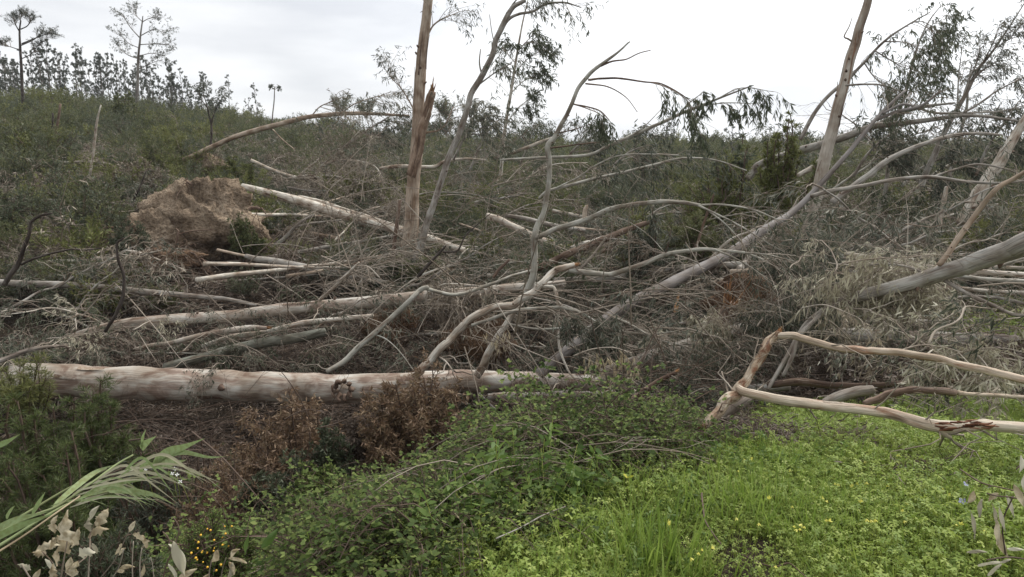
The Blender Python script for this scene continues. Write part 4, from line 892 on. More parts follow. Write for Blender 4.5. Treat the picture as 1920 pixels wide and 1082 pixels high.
limb('suspended_fallen_tree', 'dark grey trunk hanging level above the brush and forking right behind the leaning standing trunk', 'fallen tree',
  [(1400,335,18,8),(1423,312,18,7.5),(1470,292,17.6,7.5),(1513,279,17.2,7.5),(1545,270,17,7.3),(1580,257,16.6,7),(1630,239,16.2,6.2),(1680,232,15.8,5.2),(1747,224,15.4,4.4),(1797,217,15.1,3.6),(1847,218,14.8,3),(1890,224,14.6,2.3),(1930,232,14.4,1.6)],
  subs=[[(1640,235,16.2,4),(1670,222,16,4),(1700,208,15.8,3.8),(1723,201,15.6,3.8),(1753,197,15.4,2.6),(1790,193,15.2,1.6)],
        [(1723,203,15.6,2.4),(1757,212,15.4,2.2),(1813,212,15.1,1.8),(1880,208,14.8,1.2),(1920,198,14.6,.8)],
        [(1797,217,15.1,2),(1835,195,15,1.8),(1870,170,14.9,1.4),(1920,145,14.8,1)]],
  mat=B_GREY, seg=12, rough=.05, knots=4,
  fol=dict(n1=9, L1=.9, n2=4, L2=.45, nl=4, ll=.14, lw=.024, mat=L_GG, droop=.4, bias=(.3,0,-.2), r1=.006, t0=.45))
limb('arc_branch', 'brown and grey branch arcing up to the right below the suspended trunk', 'branch',
  [(1560,380,11,6),(1587,358,11,5.6),(1630,327,11,5.2),(1655,308,11,5),(1680,292,11,4.8),(1730,270,11,4.2),(1780,256,11,3.6),(1830,250,11,3),(1874,253,11,2)], mat=B_GREY, seg=10, rough=.07, wob=.3, knots=3,
  fol=dict(n1=9, L1=.7, n2=3, L2=.35, nl=2, ll=.12, lw=.018, mat=L_GG, droop=.3, bias=(.3,0,-.1), r1=.005, t0=.4))
limb('low_arc_branch', 'long thin branch running level to the right edge under the arc branch', 'branch',
  [(1520,368,10.5,4),(1560,357,10.5,4),(1613,349,10.5,3.8),(1680,336,10.4,3.6),(1747,332,10.3,3.4),(1813,341,10.2,3),(1880,343,10.1,2.4),(1930,338,10,1.8)], mat=B_GREY, seg=9,
  subs=[[(1747,332,10.3,2.2),(1790,318,10.3,2.2),(1830,308,10.2,2),(1875,314,10.1,1.6),(1925,330,10,1)]],
  fol=dict(n1=9, L1=.7, n2=3, L2=.35, nl=2, ll=.12, lw=.018, mat=L_GG, droop=.4, bias=(.3,0,-.1), r1=.005, t0=.3))
limb('pale_leaning_log', 'broad pale trunk leaning up to the right edge', 'fallen tree',
  [(1805,420,13.5,11),(1815,402,13.5,12),(1832,372,13.5,12),(1847,347,13.5,11.5),(1865,318,13.5,10.5),(1882,290,13.5,10),(1900,262,13.5,8.5),(1918,232,13.5,7.5),(1935,205,13.5,6.5)], mat=B_PALE, seg=16, knots=3, strips=2)
limb('big_fallen_tree', 'big smooth grey trunk reaching in from the right edge over the debris', 'fallen tree',
  [(2420,250,4.9,30),(2230,325,5.25,27),(2060,395,5.6,24),(1990,425,5.8,22),(1920,458,6,20),(1897,468,6.1,19),(1847,485,6.3,17.5),(1797,503,6.5,16),(1740,520,6.7,14.5),(1690,536,6.8,13.5),(1627,552,7,12),(1573,568,7.2,9.5),(1545,585,7.2,8)],
  subs=[[(1545,583,7.2,7),(1513,608,7.2,5.8),(1492,640,7.1,5),(1478,665,7,4.4),(1460,695,6.9,4),(1440,730,6.8,3.4)],
        [(1545,585,7.2,5),(1500,628,7,4),(1486,668,6.9,3.6),(1468,705,6.8,3)],
        [(1740,515,6.7,3),(1700,500,6.9,2),(1650,495,7,1.6),(1600,505,7.1,1)],
        [(1770,525,6.6,3.6),(1813,550,6.3,3.5),(1863,573,6,3.4),(1903,590,5.8,3.2),(1950,592,5.6,3)]],
  mat=B_GREY, seg=24, sub=8, rough=.03, wob=.1, knots=3,
  fol=dict(n1=14, L1=.8, n2=5, L2=.35, nl=5, ll=.14, lw=.022, mat=L_PALE, droop=.6, bias=(-.3,0,-.1), r1=.005, t0=.0, hang=.9), folon=[3])
limb('rising_branch', 'smooth branch rising to the right from the big smooth right trunk', 'branch',
  [(1760,498,6.6,5),(1778,475,6.6,5),(1793,453,6.6,5),(1827,406,6.6,4.8),(1863,360,6.5,4.4),(1897,337,6.5,4),(1930,318,6.4,3.6)], mat=B_TAN, seg=12, knots=2)
limb('right_log', 'weathered grey log lying level in the right middle above the bare broken branch', 'log',
  [(1530,627,9,10),(1560,628,9,12.5),(1613,628,9,13),(1660,630,9,13),(1713,632,9,12.5),(1770,634,9,12),(1813,634,9,11.5),(1860,635,9,11),(1905,637,9,10)], mat=B_GREY, seg=20, sub=8, rough=.05, strips=5, knots=4)
limb('thin_right_log', 'thin log lying just behind the weathered right log', 'log', [(1560,606,9.8,3),(1600,605,9.8,4),(1680,603,9.8,4),(1773,604,9.8,3.6),(1800,604,9.8,3)], mat=B_GREY, seg=8)
limb('grey_segment', 'short smooth grey trunk length left of the bare broken branch', 'log',
  [(1130,705,10,15),(1180,686,10,15),(1223,669,10,15),(1280,652,10,14),(1340,634,10,13),(1390,618,10,12),(1430,608,10,11.5),(1470,600,10,11)], mat=B_GREY, seg=18, rough=.04, strips=3)
limb('splintered_stump', 'broken trunk with bright orange torn wood in the right middle', 'stump',
  [(1335,628,10.3,12),(1348,608,10.3,12),(1360,590,10.3,11.5),(1368,572,10.3,11)], mat=B_BROWN, seg=16, torn=[1], tornlen=.62, rough=.08)
limb('orange_splinter', 'small upright sliver of torn orange wood left of the splintered stump', 'splinter', [(1266,585,9.8,4),(1270,565,9.8,3.4),(1273,548,9.8,1)], mat=B_ORANGE, seg=6, rough=.3)
limb('fallen_pole', 'pale pole running to the right edge behind the bleached leaves', 'log',
  [(1570,468,10.2,4),(1590,476,10.1,5),(1630,483,10,5.5),(1713,497,9.8,5.5),(1780,505,9.6,5),(1847,510,9.5,5),(1930,516,9.4,5)], mat=B_PALE, seg=10)
rr_ = [[(1680,530,10,2.5),(1760,522,9.8,3.2),(1850,523,9.6,3.6),(1930,534,9.4,3.6)],[(1700,548,9.6,2.4),(1780,540,9.4,3.4),(1860,546,9.2,3.8),(1930,549,9,4)],
       [(1790,516,9.2,3),(1850,524,9,4),(1930,528,8.8,4)],[(1760,560,9,2),(1830,556,8.9,3),(1880,560,8.8,3),(1930,572,8.7,3)],[(1740,500,11,3),(1820,498,11,3.4),(1930,503,11,3.4)],
       [(1650,455,16,3),(1700,457,16,4),(1780,461,16,4),(1860,464,16,3)],[(1560,440,17,3),(1640,446,17,3.4),(1740,441,17,3)],[(1780,482,12,2.5),(1850,470,12,3),(1925,474,12,3)]]
for i, s in enumerate(rr_):
    limb('fallen_pole', ['pale grey','bleached','greenish grey'][i%3]+' thin pole lying '+['just above the right end of the big trunk','under the big smooth right trunk','against the right edge below the big trunk','lowest by the green clearing','behind the big smooth right trunk','highest, beyond the bleached leaves','far back near the leaning broken tree','above the right edge poles'][i], 'log', s, mat=[B_GREY,B_PALE,B_GREEN][i%3], seg=8, group='thin poles lying at the right edge',
     fol=dict(n1=8, L1=.7, n2=3, L2=.35, nl=2, ll=.12, lw=.018, mat=L_GG, droop=.3, bias=(.3,0,0), r1=.005, t0=.1) if i < 5 else None)
# ---- fresh broken branch on the green bank
limb('bare_broken_branch', 'bare broken branch bent double like an elbow at the edge of the green bank', 'branch',
  [(1312,810,3.800,5.04),(1320,800,3.800,7.56),(1337,782,3.847,9.24),(1357,757,3.895,10.08),(1378,738,3.943,10.92),(1400,712,3.990,7.98),(1415,687,4.037,7.98),(1431,660,4.085,8.40),(1448,637,4.132,7.98),(1462,622,4.132,5.04)],
  subs=[[(1455,630,4.132,5.46),(1480,630,4.085,6.72),(1513,637,4.037,6.72),(1580,654,3.943,6.72),(1620,657,3.895,7.14),(1647,658,3.847,6.72),(1713,664,3.752,6.72),(1780,677,3.657,7.14),(1847,694,3.562,7.56),(1920,713,3.467,7.98),(2000,742,3.325,8.40),(2140,800,3.175,9.5),(2300,850,3.025,9)]],
  mat=B_LEG, submat=B_FRESH, seg=18, sub=7, rough=.10, wob=.5, strips=10, knots=6, lumps=.2, torn=[1], tornlen=.05, tornmat=B_ORANGE)
limb('peeled_branch', 'long pale peeled branch with a torn red wound lying over the green bank', 'branch',
  [(1383,728,3.943,6.72),(1397,735,3.895,7.98),(1447,746,3.847,8.82),(1513,757,3.800,9.24),(1580,764,3.752,9.24),(1647,772,3.705,9.66),(1697,784,3.610,10.08),(1747,797,3.515,11.34),(1785,801,3.467,11.76),(1820,800,3.420,10.08),(1845,796,3.372,10.50),(1870,799,3.325,10.08),(1930,803,3.230,10.92),(2000,808,3.135,10.92),(2160,822,3.035,12),(2330,812,2.935,11)],
  subs=[[(1755,800,3.496,7.56),(1770,812,3.477,6.72),(1783,821,3.458,3.36)]],
  mat=B_FRESH, seg=20, sub=7, rough=.05, wob=.15, lumps=.1, strips=3)
g = Geo()
for i in range(26):
    t = rng.uniform(0,1); c = P(1752+100*t, 798+3*math.sin(t*9)+rng.uniform(-8,6.72), (3.62-.15*t)*.95-.04)
    tube(g, np.array([c, c+np.array([.035,-.006,rng.uniform(-.006,.006)]), c+np.array([.07,0,rng.uniform(-.01,.01)])]), np.array([.003,.006,.002])*rng.uniform(.6,1.26), 5, .4)
B_WOUND = bark('red_wound_wood', (.30,.14,.08),(.20,.08,.045),(.09,.035,.02), scale=20)
o = g.obj('torn_wound', B_WOUND); lg = bpy.data.objects['peeled_branch']; o.parent = lg; o.location = -np.array(lg.location)
limb('hidden_stub', 'shadowed thick stub behind the elbow of the bare broken branch', 'branch', [(1350,786,4.5,8),(1372,768,4.5,9),(1393,755,4.5,9.5),(1415,740,4.6,9)], mat=B_GREY, seg=12, rough=.08)
limb('torn_branch', 'narrow branch with torn brown bark behind the pale peeled branch', 'branch',
  [(1620,757,4.6,5),(1640,750,4.6,7),(1668,738,4.6,7.5),(1700,733,4.6,6.5),(1750,733,4.6,6),(1790,736,4.6,7)], mat=B_BROWN, seg=12, rough=.15, lumps=.2, strips=4,
  subs=[[(1795,737,4.6,5),(1815,739,4.6,4),(1860,741,4.6,4),(1930,746,4.6,4)]], submat=B_FRESH)
limb('grey_stub', 'grey broken log end behind the pale peeled branch', 'log', [(1545,757,5.2,8),(1562,748,5.2,10),(1590,738,5.2,10.5),(1615,733,5.2,10.5),(1634,732,5.2,10)], mat=B_GREY, seg=14, torn=[1], tornlen=.1, tornmat=B_GREY, rough=.07)
limb('brown_fallen_branch', 'brown crooked branch poking out above the brambles', 'branch', [(1135,778,6.6,4),(1150,768,6.6,4.8),(1173,756,6.6,5.2),(1200,740,6.6,5.2),(1220,725,6.6,5.2),(1245,710,6.6,4.5),(1268,697,6.6,3.5)],
  subs=[[(1220,726,6.6,2),(1160,738,6.4,1.6),(1120,720,6.3,1)],[(1200,742,6.6,2),(1250,755,6.4,1.5),(1300,745,6.3,1)]], mat=B_BROWN, seg=10, rough=.1, torn=[1], tornlen=.06)
limb('long_log_behind', 'grey brown log lying just behind the bent broken branch', 'log', [(1440,722,7.6,6),(1500,716,7.4,7),(1560,722,7.2,6),(1640,722,7,5),(1740,715,6.8,4.5),(1850,717,6.6,4),(1930,722,6.5,4)], mat=B_BROWN, seg=10, strips=2)

# ---- bent boughs of the middle distance
limb('leafy_bough', 'long bare bough ending in hanging leaves against the sky right of centre', 'branch',
  [(940,300,14,2),(1010,296,14,2.4),(1100,291,13.8,2.8),(1140,274,13.6,3),(1190,252,13.4,3.2),(1240,230,13.2,3),(1280,212,13,2.8),(1310,200,12.9,2.4),(1357,181,12.8,1.8),(1413,160,12.7,1)],
  subs=[[(1275,213,13,1.4),(1290,195,12.9,1.2),(1320,172,12.8,.8)],[(1310,200,12.9,1.3),(1360,193,12.8,1),(1420,195,12.7,.6)],[(1340,188,12.8,1.2),(1390,165,12.7,1),(1450,172,12.6,.5)],[(1285,210,13,1.4),(1300,225,12.9,1.1),(1308,250,12.8,.7)],[(1180,256,13.4,1.2),(1205,240,13.3,1),(1240,205,13.2,.6)]],
  mat=B_GREEN, seg=9, fol=dict(n1=11, L1=.42, n2=3, L2=.2, nl=6, ll=.14, lw=.024, mat=L_GREEN, droop=.7, bias=(.2,0,-.3), r1=.004, t0=.25, hang=.9), folon=[1,2,3,4])
limb('drooping_leaf_bough', 'bough with drooping dark leaf bunches right of the crooked central stem', 'branch',
  [(1078,196,9.2,1.6),(1100,200,9.1,1.5),(1125,208,9,1.3),(1142,225,8.9,.9)], mat=B_BROWN, seg=6,
  fol=dict(n1=9, L1=.28, n2=4, L2=.16, nl=6, ll=.10, lw=.016, mat=L_GREEN, droop=.9, bias=(.2,0,-.3), r1=.003, t0=.3, hang=1))
limb('drooping_leaf_bough', 'bough with hanging leaf bunches high right of the crooked central stem', 'branch',
  [(1195,152,9.2,1.4),(1225,156,9.1,1.3),(1255,166,9,1.1),(1285,185,8.9,.9),(1300,205,8.8,.6)], mat=B_BROWN, seg=6,
  fol=dict(n1=12, L1=.32, n2=4, L2=.2, nl=5, ll=.11, lw=.017, mat=L_GREEN, droop=.9, bias=(.1,0,-.4), r1=.003, t0=.2, hang=1))
limb('long_grey_bough', 'long grey bough rising right just above the arching bough', 'branch',
  [(1010,372,12,2),(1027,358,12,2.6),(1057,350,12,2.8),(1107,337,12,2.8),(1173,322,12,2.6),(1223,310,12,2.4),(1280,297,12,2),(1340,300,12,1.5),(1400,320,12,1)],
  subs=[[(1035,356,12,1.6),(1083,333,11.9,1.6),(1123,307,11.8,1.4),(1173,290,11.7,1.3),(1273,291,11.6,1)]],
  mat=B_GREEN, seg=8, fol=dict(n1=14, L1=.9, n2=4, L2=.4, nl=5, ll=.13, lw=.02, mat=L_GG, droop=.4, bias=(.4,0,0), r1=.005, t0=.2))
limb('mid_bent_branch', 'pale bent branch lying level behind the tall tan trunk', 'branch',
  [(712,316,23,3),(745,312,23,3.6),(773,312,23,3.6),(813,313,23,3.4),(833,303,23,3),(873,298,23,2.2),(910,300,23,1.4)], mat=B_PALE, seg=8,
  fol=dict(n1=16, L1=1.2, n2=5, L2=.6, nl=1, ll=.1, lw=.02, mat=L_DRY, droop=.3, bias=(.4,0,0), r1=.007, t0=.2))
limb('dry_fallen_tree', 'large dry tan crown of a fallen tree on the slope left of the tall trunk', 'fallen tree',
  [(470,300,27,3),(520,322,27,3),(570,335,26.5,2.8),(620,330,26,2.6),(680,345,25.5,2)],
  subs=[[(600,312,26,2.4),(640,300,25.8,2.2),(700,310,25.5,1.8),(720,345,25.2,1.2)],[(540,335,26.5,1.8),(590,330,26,1.6),(640,360,25.5,1)],[(600,312,26,1.6),(640,280,25.8,1.4),(675,245,25.6,.8)],[(560,330,26.5,1.6),(610,290,26,1.2),(650,275,25.7,.8)]],
  mat=B_PALE, seg=8, fol=dict(n1=14, L1=1.9, n2=8, L2=.9, nl=5, ll=.12, lw=.03, mat=L_DRY, droop=.2, bias=(.2,0,.1), r1=.008, t0=.05, wig=.35))
limb('pale_far_tree', 'pale stem poking out of far scrub left of the leafy bough', 'fallen tree', [(925,298,25,2.5),(950,290,25,3),(985,278,25,3.2),(1015,266,25,2.8),(1035,258,25,1.5)], mat=B_PALE, seg=8)
limb('far_pole_pair', 'pale log poking out of scrub below the suspended trunk', 'log', [(1495,330,19,4),(1520,316,19,5),(1540,300,19,5),(1560,292,19,4)], mat=B_PALE, seg=8)
limb('far_log', 'brown grey log half hidden behind the olive sapling', 'log', [(1400,330,21,5),(1425,318,21,6),(1455,307,21,6),(1480,300,21,5)], mat=B_GREY, seg=10)

# ---- sticks rising at the left
limb('dark_dead_sapling', 'dark crooked dead sapling with a pale side branch at the left edge', 'dead sapling',
  [(8,535,10,4.5),(15,520,10,4.2),(33,497,10,4),(43,475,10,3.6),(53,443,10,3.2),(60,417,10,2.8),(76,404,10,2.2),(98,400,10,1.4)],
  subs=[[(40,496,10,2.4),(65,485,9.9,2.2),(93,476,9.8,2),(133,468,9.7,1.7),(160,469,9.7,1.3),(190,465,9.6,.9)]], mat=B_DARK, seg=8, rough=.12, wob=.7)
limb('dark_stick', 'dark jagged stick standing out of the brush in front of the earth mound', 'stick',
  [(197,622,9,3.2),(217,588,9,3.2),(230,560,9,3),(231,520,9,2.8),(222,490,9,2.6),(219,458,9,2.2),(232,446,9,1.4)],
  subs=[[(226,565,9,1.2),(262,556,8.9,1),(290,575,8.8,.9),(318,592,8.7,.6)]], mat=B_DARK, seg=8, rough=.15, wob=.9)
limb('forked_stick', 'forked brown stick below the earth mound', 'stick', [(263,537,15,2.2),(300,493,15,2.4),(327,463,15,2.2),(334,437,15,1.8),(330,428,15,1)],
  subs=[[(334,440,15,1.4),(360,433,15,1.2),(400,430,14.9,.8)]], mat=B_BROWN, seg=7, rough=.1, wob=.7)
limb('propped_branch', 'short pale branch propped on the second log left of centre', 'branch', [(598,563,12.4,3),(620,545,12.3,3.3),(640,525,12.2,3.3),(658,508,12.1,3),(673,492,12,2)],
  subs=[[(668,498,12,1.4),(690,500,11.9,1),(712,520,11.8,.6)]], mat=B_PALE, seg=8)
limb('angled_dark_stick', 'dark angled stick above the yellow earth at the centre', 'stick', [(783,520,13,3),(800,500,13,3),(813,486,13,2.8),(833,464,13,2),(836,461,13,1)],
  subs=[[(830,472,13,2),(858,470,13,1.8),(872,443,13,1.5),(893,423,13,1),(920,400,13,.7)]], mat=B_DARK, seg=7, rough=.12, wob=.6)
limb('short_snag', 'short slanting snag right of the yellow earth', 'stick', [(925,520,12.5,3),(938,503,12.5,3),(955,487,12.5,2)], mat=B_BROWN, seg=7)
for i,(a,lab) in enumerate([([(168,340,24,2.4),(173,300,24,2.2),(180,240,24,2),(189,197,24,1.2)],'thin bare pale sapling standing on the left hillside'),
        ([(98,290,34,3),(104,250,34,2.6),(113,195,34,2)],'leaning brown dead trunk on the far left slope'),
        ([(92,300,34,2.4),(96,260,34,2.2),(99,212,34,1.6)],'dark thin dead trunk beside the leaning brown one'),
        ([(1095,410,17,4.5),(1097,395,17,4),(1100,385,17,3)],'short pale stump in the leafy debris'),
        ([(1757,440,14,5),(1763,410,14,4.8),(1770,375,14,4.2),(1775,350,14,3)],'short grey snag standing near the pale leaning trunk'),
        ([(1645,410,18,4.5),(1647,395,18,4),(1650,380,18,3)],'low grey stump behind the dry leaves at right'),
        ([(1300,480,14,3.2),(1315,430,14,2.6),(1335,375,14,2),(1340,360,14,1)],'thin brown sapling stem before the olive bushes'),
        ([(240,395,21,2),(262,350,21,1.8),(275,320,21,1)],'dark thin stick leaning beside the brown brush above the earth mound')]):
    limb('snag', lab, 'snag', a, mat=[B_PALE,B_BROWN,B_DARK,B_TAN,B_PALE,B_GREY,B_BROWN,B_DARK][i], seg=7, rough=.1, wob=.5)

for nm, lab, pts, subs, D, mt, fl in [
  ('windblown_treetop','wind blown leafy top low in the sky just right of the leaning stem', [(850,300,2.4),(868,262,2),(885,225,1.6),(900,190,1)], [[(868,262,1.2),(905,240,.6)],[(878,240,1.2),(912,215,.6)],[(860,280,1.2),(840,245,.6)]], 22, L_GG, 8),
  ('windblown_treetop','leafy top low on the skyline between the leaning stem and the thin pale tree', [(880,320,2.4),(895,285,2),(912,250,1.5),(935,225,1)], [[(895,285,1.2),(925,275,.6)],[(905,262,1.2),(895,230,.6)]], 25, L_GREEN, 7),
  ('windblown_treetop','small bushy top on the skyline right of the thin pale tree', [(975,310,2),(988,275,1.6),(1000,240,1)], [[(985,280,1),(1010,262,.6)],[(990,268,1),(972,250,.6)]], 30, L_GREEN, 6),
  ('windblown_treetop','leafy crown lying against the suspended trunk right of the leaning broken tree', [(1600,330,3),(1625,290,2.4),(1655,262,1.8),(1690,240,1)], [[(1625,290,1.4),(1665,295,.7)],[(1640,275,1.4),(1630,240,.7)],[(1655,262,1.2),(1695,270,.6)]], 17, L_GG, 10),
  ('windblown_treetop','grey green crown below the arc branch near the right', [(1690,350,3),(1720,320,2.4),(1760,300,1.8),(1800,285,1)], [[(1720,320,1.4),(1740,345,.7)],[(1745,308,1.4),(1765,270,.7)],[(1770,297,1.2),(1810,310,.6)]], 18, L_GG, 10),
  ('windblown_treetop','loose crown above the pale leaning trunk at the right edge', [(1830,330,3),(1850,280,2.4),(1880,235,1.8),(1910,190,1)], [[(1850,280,1.4),(1890,275,.7)],[(1862,262,1.4),(1840,225,.7)],[(1880,235,1.2),(1920,225,.6)]], 16, L_GG, 9),
  ('windblown_treetop','sparse crown in the gap left of the suspended trunk', [(1440,330,2.4),(1460,290,2),(1475,262,1.4),(1500,250,.8)], [[(1460,290,1.2),(1490,290,.6)],[(1468,275,1.2),(1445,255,.6)]], 24, L_GREEN, 6),
  ('windblown_treetop','feathery crown low on the skyline right of the crooked central stem', [(1060,300,2),(1085,272,1.6),(1120,252,1)], [[(1075,285,1),(1105,285,.6)],[(1090,268,1),(1085,245,.6)]], 20, L_GG, 8),
  ('windblown_treetop','drooping crown on the skyline behind the leafy bough', [(1150,310,2),(1180,285,1.6),(1215,272,1)], [[(1175,290,1),(1200,300,.6)],[(1190,280,1),(1195,255,.6)]], 18, L_GG, 8),
  ('windblown_treetop','wispy crown touching the slender propped log at its tip', [(640,280,2),(680,250,1.6),(720,225,1.2),(750,205,.7)], [[(680,250,1),(720,255,.6)],[(700,238,1),(690,205,.5)],[(720,225,1),(760,235,.5)]], 27, L_GG, 7)]:
    limb(nm, lab, 'fallen tree', [(x,y,D,r) for x,y,r in pts], subs=[[(x,y,D-.2*j,r) for j,(x,y,r) in enumerate(s)] for s in subs], mat=B_GREY, seg=7,
      fol=dict(n1=fl+2, L1=.055*D, n2=5, L2=.026*D, nl=5, ll=.13+.002*D, lw=.02+.0005*D, mat=mt, droop=.25, bias=(.45,0,.1), r1=.0004*D, t0=.15))
# ------------------------------------------------------------------ earth mounds, root plates
def mound(name, label, cpx, D, wpx, hpx, mat, seed, roots=0, depth=.6, grp=None):
    c = P(cpx[0], cpx[1], D); s = depth_of(c)/FPX; w_ = wpx*s/2; h_ = hpx*s/2
    nu, nv = 72, 40
    u = np.linspace(0, 2*np.pi, nu, endpoint=False); v = np.linspace(.02, np.pi-.02, nv); U, V_ = np.meshgrid(u, v)
    dx = np.cos(U)*np.sin(V_); dy = np.sin(U)*np.sin(V_); dz = np.cos(V_)
    n_ = 1+.35*vnoise(dx*1.6+seed, dz*1.6+dy, 1, seed)+.25*vnoise(dx*4+dy*3, dz*4, 1, seed+1)+.22*vnoise(dx*12+dy*5, dz*11+dy*3, 1, seed+2)+.10*vnoise(dx*26, dz*26+dy*9, 1, seed+3)
    # gullies worn down the face
    n_ += .10*vnoise(dx*7+dy*4+vnoise(dx*3,dz*4,1,seed+7)*2.5, dz*2.2, 1, seed+5)
    sk = 1.0-.28*dz+.08*np.sin(dz*9+dx*3)
    X = c[0]+dx*w_*n_*sk-(1-dz)*w_*.10; Y = c[1]+dy*w_*depth*n_; Z = c[2]+dz*h_*n_
    Vt = np.stack([X,Y,Z],-1).reshape(-1,3); idx = np.arange(nu*nv).reshape(nv,nu); a = idx[:-1]; b = idx[1:]
    q = np.stack([a,b,np.roll(b,-1,1),np.roll(a,-1,1)],-1).reshape(-1,4)
    t0 = np.stack([np.roll(idx[0],-1)*0+idx[0,0], idx[0], np.roll(idx[0],-1)],-1)[1:-1]; t1 = np.stack([idx[-1]*0+idx[-1,0], np.roll(idx[-1],-1), idx[-1]],-1)[1:-1]
    root = empty(name, c); tag(root, label, name.replace('_',' '), grp)
    g = Geo(); g.add(Vt-c, [q,t0,t1], Vt*0); g.obj('earth', mat, root)
    if roots:
        g = Geo()
        a_ = rng.uniform(0, 2*np.pi, roots); rr = rng.uniform(.55,1,roots)
        p0 = np.stack([np.cos(a_)*w_*rr, -rng.uniform(.1,.5,roots)*w_*depth, np.sin(a_)*h_*rr],-1)
        d = nrm(p0*np.array([1,.5,1])+rvec(roots)*.3*w_); s_ = np.linspace(0,1,6)[None,:,None]
        cc = p0[:,None]+d[:,None]*s_*rng.uniform(.2,.55,(roots,1,1))*w_*.7+np.cumsum(rvec(roots*6).reshape(roots,6,3)*.05*w_,1)*s_; cc[:,:,2] -= .25*w_*s_[...,0]**2
        tubes(g, cc, np.linspace(.035,.008,6)[None]*rng.uniform(.4,1.1,(roots,1))*w_, 5)
        e, _ = kids(cc, 5, .35*w_, spread=.9, droop=.5, wig=.3); tubes(g, e, np.full((len(e),5), .005*w_+.002))
        tag(g.obj('roots', B_BROWN, root), kind='stuff')
    return root
mound('earth_mound', 'large mound of torn up tan earth on the left slope', (385,422), 18.6, 225, 175, S_TAN, 3, depth=.5, roots=14)
mound('earth_mound', 'sloping tan earth tongue running down left from the large mound', (285,450), 18.0, 170, 95, S_TAN, 5, depth=.5, roots=8)
mound('earth_mound', 'small spill of pale earth left of the large mound', (208,478), 19.5, 70, 55, S_TAN, 9, depth=.6)
mound('root_plate', 'upturned root plate with dark roots at the foot of the large mound', (315,492), 16.8, 150, 55, S_RED, 14, roots=60, depth=.4)
mound('root_plate', 'small upturned root plate at the foot of the slender propped log', (392,310), 30, 62, 40, S_TAN, 21, roots=26, depth=.5)
mound('earth_bank', 'brown earth bank below the second log at the centre', (745,640), 14, 130, 150, S_RED, 33, depth=.4)
mound('earth_mound', 'patch of yellowish earth right of the tall tan trunk', (875,512), 17.5, 105, 40, S_TAN, 41, depth=.5)
mound('root_plate', 'reddish upturned roots behind the splintered stump', (1400,560), 11.6, 130, 90, S_RED, 47, roots=60, depth=.4)
mound('root_plate', 'dark soil and roots below the curved front branch', (900,640), 12, 120, 90, S_RED, 52, roots=50, depth=.3)

# ------------------------------------------------------------------ single shrubs
def shrub(name, label, cat, px, py, D, wpx, hpx, mat, stemmat=B_TWIGB, ll=.05, lw=.009, n=26, n1=9, n2=5, nl=5, hang=-.1, group=None, fill=.5, spread=.75, L1=.42, wig=.15, droop=.05):
    top = P(px, py, D); s = depth_of(top)/FPX; W = wpx*s/2; H = hpx*s
    base = np.array([top[0], top[1], top[2]-H]); gz = float(height(base[0], base[1])); base[2] = min(base[2], gz+.3) if gz < top[2] and cat != 'leaf heap' else base[2]
    H = top[2]-base[2]
    root = empty(name, base); tag(root, label, cat, group)
    a = rng.uniform(0,2*np.pi,n); e = np.sqrt(rng.uniform(0,1,n)); tip = np.stack([np.cos(a)*e*W, np.sin(a)*e*W*.8, H*np.sqrt(np.clip(1-e**2*.75,.1,1))*rng.uniform(.3 if cat == 'leaf heap' else .65,1.15 if cat == 'leaf heap' else 1.08,n)],-1)
    if cat == 'leaf heap': tip[:,:2] *= rng.uniform(.6,1.35,(n,1))
    s_ = np.linspace(0,1,8)[None,:,None]; c = tip[:,None]*np.concatenate([.5+.5*s_, .5+.5*s_, s_**.8],-1)+np.cumsum(rvec(n*8).reshape(n,8,3)*.018*H,1)*s_
    g = Geo(); tubes(g, c, np.linspace(.014,.004,8)[None]*np.ones((n,1))*max(.6,H), 5)
    k1, _ = kids(c, n1, L1*max(W,.3), t0=fill*.5, spread=spread, bias=(0,0,.2), droop=droop, wig=wig); tubes(g, k1, np.linspace(.004,.002,5)[None]*np.ones((len(k1),1)))
    k2, _ = kids(k1, n2, L1*.45*max(W,.3), t0=.15, spread=spread, droop=droop, wig=wig, K=4); tubes(g, k2, np.full((len(k2),4),.0016))
    tag(g.obj('stems', stemmat, root), kind='stuff')
    g = Geo(); leaf_on(g, k2, nl, ll, lw, 0, hang, .05, .2, .7); tag(g.obj('foliage', mat, root), kind='stuff')
    return root
shrub('feathery_bush', 'feathery green bush under the left end of the big log', 'bush', 150, 762, 6.2, 230, 175, L_FEATH, ll=.07, lw=.006, nl=16, n=60, n1=12, n2=6)
shrub('feathery_bush', 'darker feathery bush at the left edge below the big log', 'bush', 45, 765, 5.8, 200, 185, L_FEATH, ll=.07, lw=.006, nl=14, n=50, n1=12)
shrub('feathery_bush', 'low feathery bush right behind the bent reeds', 'bush', 75, 850, 4.8, 220, 140, L_FEATH, ll=.07, lw=.0045, nl=14, n=34, n1=11)
shrub('feathery_sprout', 'small bright green sprout on the left end of the big log', 'bush', 35, 650, 9.5, 90, 120, L_OLIVE, ll=.11, lw=.008, nl=7, n=14)
shrub('rusty_bush', 'rusty brown dead bush in front of the big log left of centre', 'bush', 535, 750, 6.0, 250, 200, L_RUST, ll=.055, lw=.013, nl=8, n=50, hang=.3)
shrub('rusty_bush', 'tall rusty brown dead bush overlapping the big log at the centre', 'bush', 782, 695, 5.7, 210, 240, L_RUST, ll=.055, lw=.012, nl=9, n=50, hang=.3)
shrub('small_green_bush', 'small leafy green bush right of the left rusty bush', 'bush', 612, 805, 5.4, 110, 150, L_GREEN, ll=.045, lw=.014, nl=6, n=22)
shrub('low_green_bush', 'dark green low bush below the left rusty bush', 'bush', 540, 880, 5, 200, 140, L_GREEN, ll=.045, lw=.014, nl=6, n=26)
